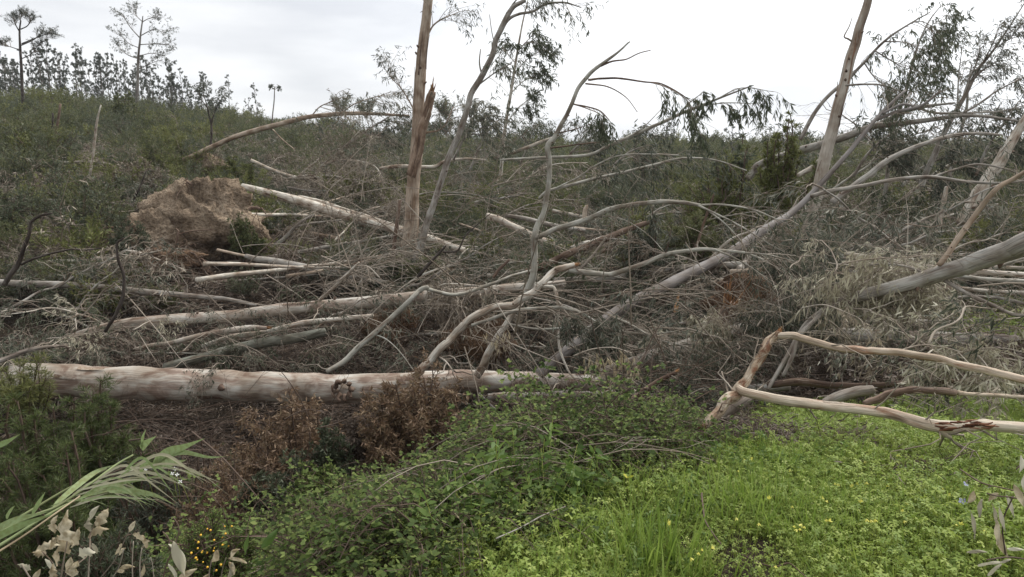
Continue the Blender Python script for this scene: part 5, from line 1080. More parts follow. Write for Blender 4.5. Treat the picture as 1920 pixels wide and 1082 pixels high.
shrub('rusty_bush', 'low rusty bush beside the tall one over the earth', 'bush', 690, 775, 5.7, 150, 150, L_BROWN, ll=.055, lw=.012, nl=6, n=26, hang=.4)
shrub('twiggy_bush', 'dark twiggy bush in the hollow under the middle of the big log', 'bush', 330, 775, 7, 230, 120, L_BROWN, ll=.05, lw=.011, nl=4, n=30, wig=.3)
shrub('twiggy_bush', 'brown twiggy brush right of the bent reed tip', 'bush', 420, 860, 5, 190, 120, L_RUST, ll=.045, lw=.009, nl=4, n=28, wig=.3)
shrub('twiggy_bush', 'dark grey green brush behind the bent reed', 'bush', 270, 850, 5.6, 180, 100, L_GG, ll=.06, lw=.010, nl=4, n=26, wig=.3)
shrub('low_green_bush', 'small leafed green bush at the left edge of the brambles', 'bush', 600, 880, 4.3, 130, 120, L_BRAM, ll=.03, lw=.014, nl=5, n=24)
shrub('dark_bush', 'dark green bush at the foot of the tall tan trunk', 'bush', 795, 462, 16.5, 120, 130, L_HEATH, ll=.08, lw=.016, nl=8, n=34)
shrub('dark_bush', 'dark leafy bush left of the foot of the tall tan trunk', 'bush', 740, 478, 16.3, 75, 110, L_GREEN, ll=.08, lw=.024, nl=6, n=24)
shrub('olive_bush', 'olive green bush right of the yellowish earth', 'bush', 905, 442, 17, 90, 80, L_OLIVE, ll=.09, lw=.014, nl=5, n=22)
shrub('olive_sapling', 'tall olive green sapling before the sky right of centre', 'sapling', 1475, 238, 17, 85, 190, L_OLIVE, ll=.12, lw=.02, nl=8, n=34, n1=12)
shrub('olive_sapling', 'broad olive bush left of the tall olive sapling', 'sapling', 1370, 288, 17.5, 150, 150, L_OLIVE, ll=.11, lw=.02, nl=7, n=34, n1=10)
shrub('green_sapling', 'dark green sapling with round leaves rising above the broad olive bush', 'sapling', 1375, 245, 20, 90, 120, L_GREEN, ll=.14, lw=.05, nl=5, n=22)
shrub('bright_bush', 'bright green bush under the arching bough', 'bush', 1210, 388, 15, 110, 75, L_OLIVE, ll=.09, lw=.014, nl=7, n=26)
shrub('bright_bush', 'small bright bush behind the crooked central stem', 'bush', 1040, 448, 15.5, 70, 60, L_OLIVE, ll=.09, lw=.014, nl=7, n=18)
shrub('bright_bush', 'small bright bush below the far log right of centre', 'bush', 1075, 442, 15.8, 60, 55, L_OLIVE, ll=.09, lw=.014, nl=6, n=16)
shrub('deep_green_bush', 'deep green bush behind the smooth bough', 'bush', 1290, 400, 14.5, 130, 110, L_HEATH, ll=.09, lw=.016, nl=8, n=30)
shrub('grey_leaf_bush', 'grey green leafy heap under the arching bough', 'bush', 1225, 395, 13.2, 130, 80, L_GG, ll=.15, lw=.02, nl=6, n=24, hang=.7)
shrub('hanging_leaf_heap', 'heap of long grey green leaves hanging at the centre of the debris', 'leaf heap', 1115, 580, 7.8, 110, 80, L_GG, B_TWIG, ll=.12, lw=.013, nl=3, n=9, hang=.7, droop=.4, wig=.45)
shrub('hanging_leaf_heap', 'grey green leaf heap beside the upper end of the diagonal trunk', 'leaf heap', 1520, 425, 8.9, 190, 120, L_GG, B_TWIG, ll=.12, lw=.013, nl=4, n=26, hang=.7, droop=.3, wig=.3)
shrub('hanging_leaf_heap', 'leaf heap around the splintered stump', 'leaf heap', 1500, 530, 8.6, 180, 100, L_GG, B_TWIG, ll=.12, lw=.013, nl=3, n=22, hang=.6, droop=.3, wig=.35)
shrub('bleached_leaf_heap', 'mass of bleached hanging leaves over the big smooth right trunk', 'leaf heap', 1680, 490, 7.1, 240, 120, L_PALE, B_TWIG, ll=.10, lw=.015, nl=3, n=16, hang=.55, droop=.35, wig=.4, L1=.6)
shrub('bleached_leaf_heap', 'bleached curled leaves in front of the grey trunk length', 'leaf heap', 1330, 560, 9, 80, 90, L_PALE, B_TWIG, ll=.12, lw=.018, nl=6, n=14, hang=1.2, droop=.6)
limb('cream_leaf_spray', 'cluster of cream curled leaves hanging above the lower grey log', 'branch',
  [(1075,668,7,1.6),(1110,655,7,1.4),(1150,652,7,1.2),(1185,662,7,.8)], mat=B_TWIG, seg=6,
  fol=dict(n1=12, L1=.30, n2=3, L2=.16, nl=3, ll=.125, lw=.019, mat=L_CREAM, droop=.9, bias=(.1,-.1,-.3), r1=.003, t0=.05, hang=1))
limb('cream_leaf_spray', 'few cream leaves hanging beside the upright stub', 'branch',
  [(912,640,8.6,1.2),(925,620,8.6,1.1),(945,612,8.6,.7)], mat=B_TWIG, seg=6,
  fol=dict(n1=6, L1=.22, n2=3, L2=.12, nl=2, ll=.11, lw=.017, mat=L_CREAM, droop=.9, bias=(0,-.1,-.3), r1=.003, t0=.05, hang=1))
shrub('grey_leaf_bush', 'mixed pale leaves before the weathered right log', 'leaf heap', 1810, 672, 6.0, 200, 45, L_PALE, B_TWIG, ll=.11, lw=.017, nl=2, n=16, hang=.8)
shrub('grey_leaf_bush', 'tangled leaves between the big log end and the bent branch', 'leaf heap', 1260, 705, 7.6, 240, 70, L_GG, B_TWIG, ll=.12, lw=.014, nl=3, n=26, hang=.6, wig=.3)
shrub('brown_brush', 'brown dry bush on the slope above the earth mound', 'bush', 265, 300, 25, 130, 90, L_DRY, ll=.10, lw=.03, nl=6, n=30)
shrub('brown_brush', 'brown dry bush left of the earth mound', 'bush', 170, 375, 21, 150, 100, L_DRY, ll=.09, lw=.025, nl=6, n=30)
shrub('green_bush', 'green bush growing on the face of the earth mound', 'bush', 455, 408, 17.4, 60, 45, L_HEATH, ll=.08, lw=.02, nl=7, n=22)
shrub('green_bush', 'green bush on the lower left of the earth mound', 'bush', 240, 402, 17.2, 75, 45, L_HEATH2, ll=.08, lw=.015, nl=7, n=20)
shrub('green_bush', 'olive bush beside the small upturned root plate', 'bush', 450, 290, 27, 60, 60, L_OLIVE, ll=.12, lw=.025, nl=6, n=22)
shrub('green_bush', 'rounded dark green bush at the crest among the far trees', 'bush', 232, 178, 50, 60, 50, L_HEATH, ll=.2, lw=.06, nl=7, n=26)
shrub('yellow_green_bush', 'yellow green bush at the far left of the slope', 'bush', 60, 290, 32, 90, 60, L_OLIVE, ll=.14, lw=.03, nl=6, n=24)
shrub('yellow_green_bush', 'yellow green bush on the far slope left of the slender propped log', 'bush', 310, 240, 36, 80, 40, L_OLIVE, ll=.16, lw=.03, nl=6, n=24)

# more heath bushes standing proud of the scrub, copies of four plants
HB = []
for i in range(4):
    g1, g2 = Geo(), Geo(); k = 22
    a = rng.uniform(0,6.283,k); c = np.stack([np.cos(a)*.5,np.sin(a)*.5,np.full(k,1.)],-1)[:,None]*np.linspace(0,1,6)[None,:,None]*rng.uniform(.6,1.05,(k,1,1))
    c += np.cumsum(rvec(k*6).reshape(k,6,3)*.03,1); tubes(g1, c, np.linspace(.014,.004,6)[None]*np.ones((k,1)))
    e, _ = kids(c, 9, .34, t0=.15, spread=.75, bias=(0,0,.2), droop=0, wig=.15); tubes(g1, e, np.full((len(e),5),.003)); leaf_on(g2, e, 12, .085, .02, 0, -.1, .1, .1, .7)
    HB.append((g1.mesh('stems', B_TWIGB), g2.mesh('foliage', [L_HEATH, L_HEATH2, L_OLIVE, L_GREEN][i])))
zone_h = [((0,470),(215,330),34,'dark round heath bush on the left hillside','heath bushes standing in the scrub',60),
          ((440,760),(255,300),12,'heath bush near the crest behind the slender propped log','heath bushes standing in the scrub',50),
          ((880,1350),(280,350),18,'heath bush in the scrub beyond the crooked central stem','heath bushes standing in the scrub',40),
          ((0,200),(340,460),10,'heath bush low on the left slope','heath bushes standing in the scrub',24),
          ((1560,1915),(320,430),12,'heath bush in the hollow behind the right hand debris','heath bushes standing in the scrub',28)]
zone_h += [((560,1500),(345,500),34,'','heath bushes standing in the scrub',0),((1500,1900),(380,470),12,'','heath bushes standing in the scrub',0),((20,560),(450,610),14,'','heath bushes standing in the scrub',0),((0,900),(212,262),26,'','heath bushes standing in the scrub',0),((900,1900),(275,300),22,'','heath bushes standing in the scrub',0)]
for (xa,xb),(ya,yb),n,lab,grp,_ in zone_h:
    for i in range(n):
        p = ground(rng.uniform(xa,xb), rng.uniform(ya,yb), 90)
        qx, qy = proj(*p)
        if (240 < qx < 500 and 330 < qy < 560) or (yb < 265 and 455 < qx < 570): continue
        root = empty('heath_bush', p, rng.uniform(0,6.28)); r_ = math.hypot(p[0],p[1]); s_ = min(2.3, rng.uniform(.6,1.35)*(.72+r_/(55 if yb > 300 or ya > 300 else 38))); root.scale = (s_*1.15,s_*1.15,s_)
        k = int(rng.integers(0,4)); near = min([('at the far left',(40,250)),('by the bare pale sapling',(180,280)),('above the earth mound',(330,300)),('near the small root plate',(440,280)),('left of the tall trunk',(650,275)),('behind the leaning stem',(900,300)),('right of the crooked stem',(1120,310)),('left of the olive saplings',(1290,320)),('behind the dark dead sapling',(60,430)),('left of the earth mound',(180,400)),('under the arching bough',(1150,450)),('beside the thick hillside log',(700,460)),('near the half buried left log',(250,530)),('by the yellowish earth',(880,480)),('above the diagonal trunk',(1350,450)),('right of the leaning broken tree',(1620,370)),('near the pale leaning trunk',(1830,370))], key=lambda q: abs(q[1][0]-proj(*p)[0])+2*abs(q[1][1]-proj(*p)[1]))[0]
        tag(root, ['dark green','bluish green','olive','leafy green'][k]+(' big' if s_ > 1.35 else ' small' if s_ < 1.0 else '')+' heath bush '+near, 'bush', grp)
        for nm, me in zip(('stems','foliage'), HB[k]):
            o = bpy.data.objects.new(nm, me); COL.objects.link(o); o.parent = root; o['kind'] = 'stuff'

# poles and stems strewn over the slopes
for i in range(112):
    lft = i < 36
    px_ = rng.uniform(20,760) if lft else rng.uniform(560,1900); py_ = rng.uniform(235,520) if lft else rng.uniform(310,590)
    if 215 < px_ < 520 and py_ > 325: continue
    p = ground(px_, py_, 70); r_ = math.hypot(p[0],p[1]); L_ = rng.uniform(2.5,7)*(.6+r_/60); a = rng.normal()*.35+(0 if rng.uniform()<.8 else .9)
    d = np.array([math.cos(a), math.sin(a), rng.normal()*.06]); K = 8; s_ = np.linspace(-.5,.5,K)
    c = p+np.outer(s_*L_, d); c[:,2] = height(c[:,0],c[:,1])*.5+c[:,2]*.5+rng.uniform(.45,1.1)+.5*s_*rng.normal(); c[:,1] += np.cumsum(rng.normal(size=K)*.05)
    root = empty('strewn_trunk', c[0]); 0
    LM = [((60,260),'on the far left slope'),((200,330),'left of the earth mound'),((450,300),'near the slender propped log'),((420,480),'below the earth mound'),((640,330),'left of the tall tan trunk'),((640,480),'near the pale slope log'),((860,350),'behind the leaning stem'),((860,520),'by the yellowish earth'),((1050,380),'behind the crooked central stem'),((1050,540),'below the arching bough'),((1280,360),'under the long grey bough'),((1300,520),'above the diagonal trunk'),((1480,340),'beside the olive saplings'),((1500,500),'around the splintered stump'),((1640,360),'right of the leaning broken tree'),((1700,500),'behind the bleached leaves'),((1840,360),'near the pale leaning trunk'),((1850,520),'among the poles at the right edge')]
    near = min(LM, key=lambda q: (q[0][0]-px_)**2+(q[0][1]-py_)**2)[1]
    tag(root, ['pale','grey','grey','tan'][i%4]+' slender trunk '+(['with dull leaves','with dry leaves'][i%2] if i%3 else 'stripped bare')+(' lying steeply ' if abs(a) > .5 else ' lying level ')+near, 'fallen tree', 'slender trunks strewn over the slopes')
    g = Geo(); rad = rng.uniform(.03,.085)*(.55+r_/45); tube(g, spline(c-c[0],3), np.linspace(rad, rad*.35, (K-1)*3+1), 8, .06); g.obj('trunk', [B_PALE,B_GREY,B_GREY,B_TAN][i%4], root)
    ks = resample(c-c[0])[None]; k1,_ = kids(ks, 10, L_*.28, t0=.4, spread=.6, bias=(.3,0,.25), droop=.2, wig=.25, K=6); k2,_ = kids(k1, 5, L_*.12, spread=.7, droop=.3, wig=.3)
    g = Geo(); tubes(g, k1, np.linspace(rad*.3,rad*.1,6)[None]*np.ones((len(k1),1)),4); tubes(g, k2, np.full((len(k2),5), rad*.07)); tag(g.obj('twigs', B_TWIG, root), kind='stuff')
    if i%3: g = Geo(); leaf_on(g, k2, 5, .13, .03, 0, .5); tag(g.obj('foliage', [L_GG,L_DRY][i%2], root), kind='stuff')


# broken boughs heaped over the middle distance: copies of ten boughs
BO = []
for i in range(10):
    s_ = np.linspace(0,1,10); Lb = rng.uniform(1.8,3.2); arch = rng.uniform(-.1,.5)
    cc = np.stack([Lb*s_, np.cumsum(rng.normal(size=10)*.05), arch*Lb*np.sin(s_*2.6)*.6], -1); cc[:,1:] += np.cumsum(rng.normal(size=(10,2))*.03,0); cc -= cc[0]
    g0,g1,g2 = Geo(),Geo(),Geo(); r0 = rng.uniform(.018,.034); tube(g0, spline(cc,3), np.linspace(r0,r0*.25,28), 8, .1)
    k1,_ = kids(resample(cc)[None], 9, 1.1, t0=.12, spread=.6, bias=(.25,0,.1), droop=.3, wig=.3, K=7); k2,_ = kids(k1, 5, .5, t0=.2, spread=.6, droop=.4, wig=.25); k3,_ = kids(k2, 3, .2, t0=.2, spread=.7, droop=.3, wig=.2, K=3)
    tubes(g1, k1, np.linspace(r0*.4,r0*.12,7)[None]*np.ones((len(k1),1)), 5); tubes(g1, k2, np.linspace(.0035,.0018,5)[None]*np.ones((len(k2),1)), 3); tubes(g1, k3, np.full((len(k3),3),.0014), 3)
    if i%4: leaf_on(g2, k3, 4, .12, .016, 0, .7); leaf_on(g2, k2, 4, .12, .016, 0, .7)
    BO.append((g0.mesh('stem', [B_PALE,B_GREEN,B_GREY][i%3]), g1.mesh('twigs', B_TWIG), g2.mesh('foliage', [L_GG,L_GG,L_DRY,L_GREEN][i%4]) if i%4 else None))
for (xa,xb),(ya,yb),n,lab,grp in [((1080,1480),(480,690),34,'bough between the diagonal trunk and brambles','boughs heaped right of centre'),
    ((520,960),(450,660),26,'bough behind the big pale log','boughs heaped behind the big log'),
    ((1480,1920),(430,600),30,'bough under the big smooth right trunk','boughs heaped at the right'),
    ((20,480),(520,680),22,'bough near the half buried left log','boughs heaped at the left'),
    ((600,1400),(350,460),10,'bough high on the middle slope','boughs on the middle slope')]:
    for i in range(n):
        p = ground(rng.uniform(xa,xb), rng.uniform(ya,yb), 60); r_ = math.hypot(p[0],p[1]); p[2] += rng.uniform(.0,.45)
        if 230 < proj(*p)[0] < 520 and p[1] > 13.2 and ya > 500 or (grp == 'boughs heaped behind the big log' and proj(*p)[0] < 620 and p[1] > 13): continue
        az_ = rng.normal()*.55+(math.pi if rng.uniform() < .18 else 0); root = empty('broken_bough', p-np.array([1.0,0,0])); root.rotation_euler = (rng.normal()*.5, -rng.uniform(-.1,.55), az_)
        s_ = rng.uniform(.65,1.2)*(.6+r_/22); root.scale = (s_,s_,s_); kb = int(rng.integers(0,10)); tag(root, ['bare','grey leaved','dry leaved','green leaved'][kb%4]+' '+['pale','greenish','grey'][kb%3]+' '+('leaning ' if root.rotation_euler[1] < -.3 else 'lying ')+lab, 'branch', grp)
        for nm, me in zip(('stem','twigs','foliage'), BO[kb]):
            if me is None: continue
            o = bpy.data.objects.new(nm, me); COL.objects.link(o); o.parent = root
            if nm != 'stem': o['kind'] = 'stuff'

BPL = []
for i in range(6):
    s_ = np.linspace(0,1,10); cc = np.stack([1.3*s_, np.cumsum(rng.normal(size=10)*.03), .25*np.sin(s_*2.8)+np.cumsum(rng.normal(size=10)*.015)], -1); cc -= cc[0]
    g0,g1,g2 = Geo(),Geo(),Geo(); tube(g0, spline(cc,3), np.linspace(.011,.004,28), 6, .1)
    k1,_ = kids(resample(cc)[None], 9, .55, t0=.1, spread=.6, bias=(.3,0,0), droop=.35, wig=.3, K=6); k2,_ = kids(k1, 4, .28, t0=.2, spread=.8, droop=.6, wig=.25)
    tubes(g1, k1, np.linspace(.004,.002,6)[None]*np.ones((len(k1),1)), 4); tubes(g1, k2, np.full((len(k2),5),.0014), 3); leaf_on(g2, k2, 5, .11, .017, 0, .8)
    BPL.append((g0.mesh('stem', B_TWIG), g1.mesh('twigs', B_TWIG), g2.mesh('foliage', [L_PALE,L_GG,L_DRYL,L_GG,L_PALE,L_GREEN][i])))
for (xa,xb),(ya,yb),(da,db),n,lab,grp in [((1500,1840),(490,640),(6.4,8.2),22,'spray of KIND leaves below the big smooth right trunk','pale leafy sprays at the right'),((1290,1500),(560,690),(7.5,9.5),9,'spray of KIND leaves around the splintered stump','pale leafy sprays by the stump'),
    ((1740,1920),(640,740),(4.9,6.5),8,'spray of KIND leaves between the two arms of the broken branch','pale leafy sprays on the right log'),((150,720),(590,695),(10.6,12.6),34,'spray of KIND leaves between the second log and the big log','grey green sprays behind the big log'),((60,330),(560,680),(9.5,12),9,'spray of KIND leaves between the left pole and the second log','dry leafy sprays at the left')]:
    for i in range(n):
        kb = int(rng.choice([1,3,5] if grp.startswith('grey') else [0,0,4,2,1,3])); lab2 = lab.replace('KIND', ['bleached','grey green','light tan','dull grey green','pale','dark green'][kb])
        p = P(rng.uniform(xa,xb), rng.uniform(ya,yb), rng.uniform(da,db)); p[2] = max(p[2], float(height(p[0],p[1]))+.1); root = empty('leafy_spray', p-np.array([.6,0,0])*.8)
        s_ = rng.uniform(.55,1.0); root.scale = (s_,)*3; root.rotation_euler = (rng.normal()*.6, rng.uniform(-.5,.4), rng.normal()*.8+(math.pi if i%4 == 0 else 0)); tag(root, lab2, 'branch', grp)
        for nm, me in zip(('stem','twigs','foliage'), BPL[kb]):
            o = bpy.data.objects.new(nm, me); COL.objects.link(o); o.parent = root
            if nm != 'stem': o['kind'] = 'stuff'

# long bare wands combed over the debris in front
def wands(label, n, x0, x1, y0, y1, Dm, ang, L_, rad, mat):
    root = Geo(); P0 = []
    n = int(n*.7); a = np.radians(ang)+rng.normal(size=n)*.55+np.where(rng.uniform(0,1,n) < .2, 1.3, 0); K = 9; s_ = np.linspace(0,1,K)
    for i in range(n):
        D = rng.uniform(*Dm); p = P(rng.uniform(x0,x1), rng.uniform(y0,y1), D); L2 = L_*rng.uniform(.5,1.2)
        d = np.array([math.cos(a[i]), rng.normal()*.35, math.sin(a[i])]); c = p+np.outer(s_*L2, d); c[:,2] -= .22*L2*s_**2; c += np.cumsum(np.cumsum(rng.normal(size=(K,3))*.006,0),0)*L2
        P0.append(c)
    P0 = np.array(P0); tubes(root, P0, np.linspace(rad,rad*.25,K)[None]*rng.uniform(.5,1.3,(n,1)), 5, 0)
    k,_ = kids(P0, 6, L_*.3, t0=.3, spread=.45, droop=.3, wig=.15); tubes(root, k, np.full((len(k),5), rad*.22), 3, 0)
    tag(root.obj('wands', mat), label, kind='stuff')
wands('bare thin wands combed over the debris right of the curved front branch', 90, 860,1250, 520,680, (7.2,9.5), -8, 1.9, .009, B_TWIG)
wands('bare wands hanging over the debris below the arching bough', 60, 1280,1480, 400,600, (7.6,10), -42, 1.3, .006, B_TWIG)
wands('thin grey wands lying over the second log', 70, 120,800, 520,670, (9.5,14), 12, 1.8, .008, B_TWIG)
wands('thin twigs in the right middle debris', 90, 1450,1900, 440,720, (6.2,11), 15, 1.5, .007, B_TWIG)
wands('brown brittle twigs over the bramble top', 60, 1100,1320, 690,790, (5.8,7.5), 15, 1.1, .006, B_TWIGB)
wands('brown twigs in the gully below the big log', 90, 100,640, 760,960, (4.5,8), 10, 1.1, .006, B_TWIGB)
wands('pale twigs on the slope below the earth mound', 60, 440,760, 450,570, (12,16), 12, 2.4, .011, B_TWIG)
wands('tan twigs on the slope behind the tall trunk', 60, 600,1000, 330,470, (17,24), 8, 3, .014, B_TWIG)

# ------------------------------------------------------------------ far trees
def far_tree_mesh(seed, kind):
    g1, g2 = Geo(), Geo(); H = 10.
    K = 10; s_ = np.linspace(0,1,K); lean = rng.normal()*.25
    c = np.stack([lean*s_**2*1.2+np.cumsum(rng.normal(size=K)*.05), np.cumsum(rng.normal(size=K)*.04), H*s_],-1); c[0,:2] = 0
    tube(g1, spline(c,3), np.linspace(.085,.025,(K-1)*3+1), 6, .03)
    t0 = {'puff':.45,'thin':.7,'bushy':.3}[kind]; n1 = {'puff':13,'thin':5,'bushy':20}[kind]; L1 = {'puff':1.6,'thin':1.1,'bushy':1.9}[kind]
    k1,_ = kids(resample(c)[None], n1, L1, t0=t0, spread=.7, bias=(0,0,.55), droop=-.1, wig=.25, K=6, taper=.45); tubes(g1, k1, np.linspace(.035,.012,6)[None]*np.ones((len(k1),1)),4)
    k2,_ = kids(k1, 3, .45, t0=.65, spread=1.1, bias=(0,0,.2), droop=0, wig=.2, K=4, taper=.1); tubes(g1, k2, np.full((len(k2),4), .008))
    leaf_on(g2, k2, 46, .19, .06, 0, .1, .3, .2, 2.0); leaf_on(g2, k1, 10, .17, .05, 0, .1, .6, .2, 1.6)
    return g1.mesh('trunk', B_FARTR), g2.mesh('crown', L_FAR)
FT = [far_tree_mesh(i, k) for i, k in enumerate(['puff','puff','puff','bushy','bushy','thin','thin','puff'])]
def far_tree(px, top, base, D, k, label, group=None, name='far_tree', lean=0.):
    b = P(px, base, D); t = P(px, top, D); gz = float(height(b[0], b[1])); b[2] = gz-.2; Hh = t[2]-b[2]
    root = empty(name, b, rng.uniform(0,6.28)); s_ = Hh/10.; root.scale = (max(s_,.55)*rng.uniform(.75,1.0),)*2+(s_,)
    tag(root, ['full crowned ','airy ','tufted ','bushy ','broad bushy ','sparse ','bare topped ','round topped '][int(k)]+('tall ' if top < 110 else '' if top < 140 else 'short ')+label, 'tree', group)
    for nm, me in zip(('trunk','crown'), FT[k]):
        o = bpy.data.objects.new(nm, me); COL.objects.link(o); o.parent = root
    return root
def where(px_): return 'left of the dark pine' if px_ < 38 else 'just right of the dark pine' if px_ < 130 else 'midway between dark pine and tall eucalypt' if px_ < 200 else 'close beside the tall eucalypt' if px_ < 290 else 'right of the tall spreading eucalypt'
G1 = 'eucalypts standing on the left skyline'; LB = 'skyline eucalypt '
for px_, top in [(5,125),(18,108),(70,105),(84,98),(100,85),(118,95),(128,112),(146,90),(160,108),(186,120),(198,108),(208,110),(217,125),(226,112),(240,120),(268,108),(279,112),(292,130),(300,142),(324,122),(337,120),(346,136),(358,150),(379,142),(393,146)]:
    far_tree(px_, top, 215, rng.uniform(70,88), rng.choice([0,1,2,3,4,7]), LB+where(px_), G1+' '+where(px_))
for i in range(64):
    px_ = rng.uniform(0,400)**1.0; far_tree(px_, np.interp(px_,[0,100,250,400],[120,112,130,165])+rng.choice([-8,0,12,30,45])+rng.uniform(-6,14), 220, rng.uniform(75,105), rng.integers(0,8), LB+where(px_), G1+' '+where(px_))
far_tree(432, 150, 240, 80, 5, 'lone thin tree with a faint crown on the skyline')
far_tree(484, 163, 240, 75, 0, 'small tufted tree standing apart on the skyline')
far_tree(470, 192, 240, 78, 4, 'low bushy tree beside the small tufted tree')
for i in range(30):
    px_ = rng.choice([rng.uniform(860,1010), rng.uniform(1120,1420), rng.uniform(560,740), rng.uniform(1560,1900)])
    far_tree(px_, rng.uniform(222,272) if px_ < 1500 else rng.uniform(215,280), 300, rng.uniform(45,75), rng.integers(0,8), 'small far tree poking above the scrub on the low skyline', 'small trees on the low skyline')
# single far trees with a shape of their own
limb('tall_eucalypt', 'tall spreading eucalypt towering over the left skyline', 'tree',
  [(256,232,66,3.30),(257,190,66,2.75),(259,120,66,2.31),(262,80,66,1.76),(266,45,66,1.21),(268,30,66,0.77)],
  subs=[[(259,110,66,1.10),(240,103,66,0.83),(225,92,66,0.50)],[(261,70,66,1.10),(245,52,66,0.83),(228,25,66,0.50)],[(261,84,66,0.99),(290,82,66,0.72),(318,84,66,0.44)],[(262,68,66,0.99),(290,55,66,0.77),(310,66,66,0.44)],[(266,42,66,0.88),(282,34,66,0.66),(298,32,66,0.44)],[(266,40,66,0.77),(255,28,66,0.55),(256,18,66,0.33)],[(260,105,66,0.88),(285,100,66,0.66),(310,105,66,0.44)],[(261,90,66,0.77),(240,80,66,0.55),(222,62,66,0.39)],[(259,130,66,0.72),(285,118,66,0.55),(305,112,66,0.39)]],
  mat=B_FARTR, seg=7, wob=.6, fol=dict(n1=9, L1=1.7, n2=5, L2=.7, nl=6, ll=.15, lw=.045, mat=L_FAR, droop=.0, bias=(0,0,.3), r1=.014, t0=.3, hang=.2), folon=list(range(1,10)))
limb('dark_pine', 'dark pine with a ragged top at the far left', 'tree',
  [(46,228,55,3.60),(43,190,55,3.00),(41,140,55,2.70),(38,90,55,2.16),(37,55,55,1.56),(39,38,55,0.96)],
  subs=[[(38,62,55,1.20),(30,48,55,0.96),(26,38,55,0.60)],[(39,55,55,1.20),(52,48,55,0.90),(58,36,55,0.60)],[(40,85,55,1.20),(62,75,55,0.96),(80,62,55,0.66)],[(41,82,55,1.20),(75,68,55,0.84),(100,62,55,0.60)],[(40,95,55,0.96),(20,88,55,0.72),(6,85,55,0.42)],[(41,110,55,0.96),(60,100,55,0.72),(70,85,55,0.48)],[(38,50,55,0.72),(38,38,55,0.60),(40,30,55,0.48)]],
  mat=B_DARK, seg=7, wob=.5, fol=dict(n1=10, L1=1.1, n2=5, L2=.45, nl=8, ll=.2, lw=.022, mat=L_PINE, droop=0, bias=(0,0,.3), r1=.02, t0=.55, hang=-.2), folon=list(range(1,8)))
limb('lone_pole_tree', 'lone bare pole tree with a tiny tuft on the left skyline', 'tree',
  [(509,245,50,1.32),(511,215,50,1.20),(514,190,50,0.96),(515,162,50,0.72)], subs=[[(515,168,50,0.60),(508,163,50,0.48)],[(515,168,50,0.60),(522,164,50,0.48)]], mat=B_FARTR, seg=6,
  fol=dict(n1=6, L1=.4, n2=3, L2=.2, nl=5, ll=.15, lw=.05, mat=L_FAR, droop=0, r1=.01, t0=.5), folon=[1,2])
limb('forked_dark_tree', 'forked dark dead tree with thin crown above the small root plate', 'tree',
  [(393,288,33,2.40),(395,260,33,2.16),(395,232,33,2.04),(391,212,33,1.44),(387,197,33,1.08),(380,170,33,0.72),(385,150,33,0.42)],
  subs=[[(396,232,33,1.56),(402,210,33,1.20),(404,198,33,0.72)],[(387,200,33,0.84),(377,185,33,0.60),(372,172,33,0.36)],[(402,212,33,0.72),(412,190,33,0.54),(420,180,33,0.36)]],
  mat=B_DARK, seg=7, wob=.7, fol=dict(n1=9, L1=.8, n2=4, L2=.4, nl=4, ll=.16, lw=.04, mat=L_FAR, droop=0, bias=(0,0,.3), r1=.01, t0=.3), folon=[0,1,2,3])
# ------------------------------------------------------------------ near plants
def strap(pts, w, mat, parent, name='leaf', fold=.25, sub=5):
    """a long folded blade: pts (px,py,D), w in metres"""
    C = spline(np.array([P(a,b,d) for a,b,d in pts]), sub); n = len(C); t = nrm(np.gradient(C, axis=0))
    side = nrm(np.cross(t, np.array([0,-1.,.35]))); up = np.cross(side, t); s = np.linspace(0,1,n)
    ww = w*.5*np.clip(np.minimum(s*7+.35, (1-s)*1.9), .02, 1)[:,None]
    tw = .35*np.sin(s*3+rng.uniform(0,3))[:,None]; sd = side*np.cos(tw)+up*np.sin(tw)
    A = C-sd*ww+up*ww*fold; B = C+sd*ww+up*ww*fold
    V = np.concatenate([A,C,B]); q = [[j,j+1,n+j+1,n+j] for j in range(n-1)]+[[n+j,n+j+1,2*n+j+1,2*n+j] for j in range(n-1)]
    tn = rng.uniform(0,1); g = Geo(); g.add(V, [np.array(q)], np.column_stack([np.full(3*n,tn), np.tile(s,3), np.zeros(3*n)]))
    o = g.obj(name, mat, parent); o.location = -np.array(parent.location); return o
def stem_obj(pts, r, mat, parent, name='stem', seg=7, rough=.05):
    c, rr = curve_px([(a,b,d,r*(1-.5*i/len(pts))) for i,(a,b,d) in enumerate(pts)], 5, .2); g = Geo(); tube(g, c, rr, seg, rough)
    o = g.obj(name, mat, parent); o.location = -np.array(parent.location); return o
reed = empty('bent_reed', P(-60,1080,2.6)); tag(reed, 'green giant reed blown flat from the bottom left corner', 'reed')
B_CANE = bark('green_cane', (.34,.40,.20),(.28,.34,.16),(.20,.22,.11), scale=5, bump=.05)
for pts in [[(-60,1040,2.5),(0,1000,2.55),(60,968,2.6),(110,948,2.65),(173,905,2.75),(217,872,2.85),(250,853,2.9)],
            [(-60,1060,2.4),(20,1010,2.5),(90,965,2.6),(150,935,2.7),(210,920,2.8)],[(-60,1020,2.6),(10,985,2.7),(70,950,2.8),(130,915,2.9),(200,880,3)]]:
    stem_obj(pts, 3.2, B_CANE, reed)
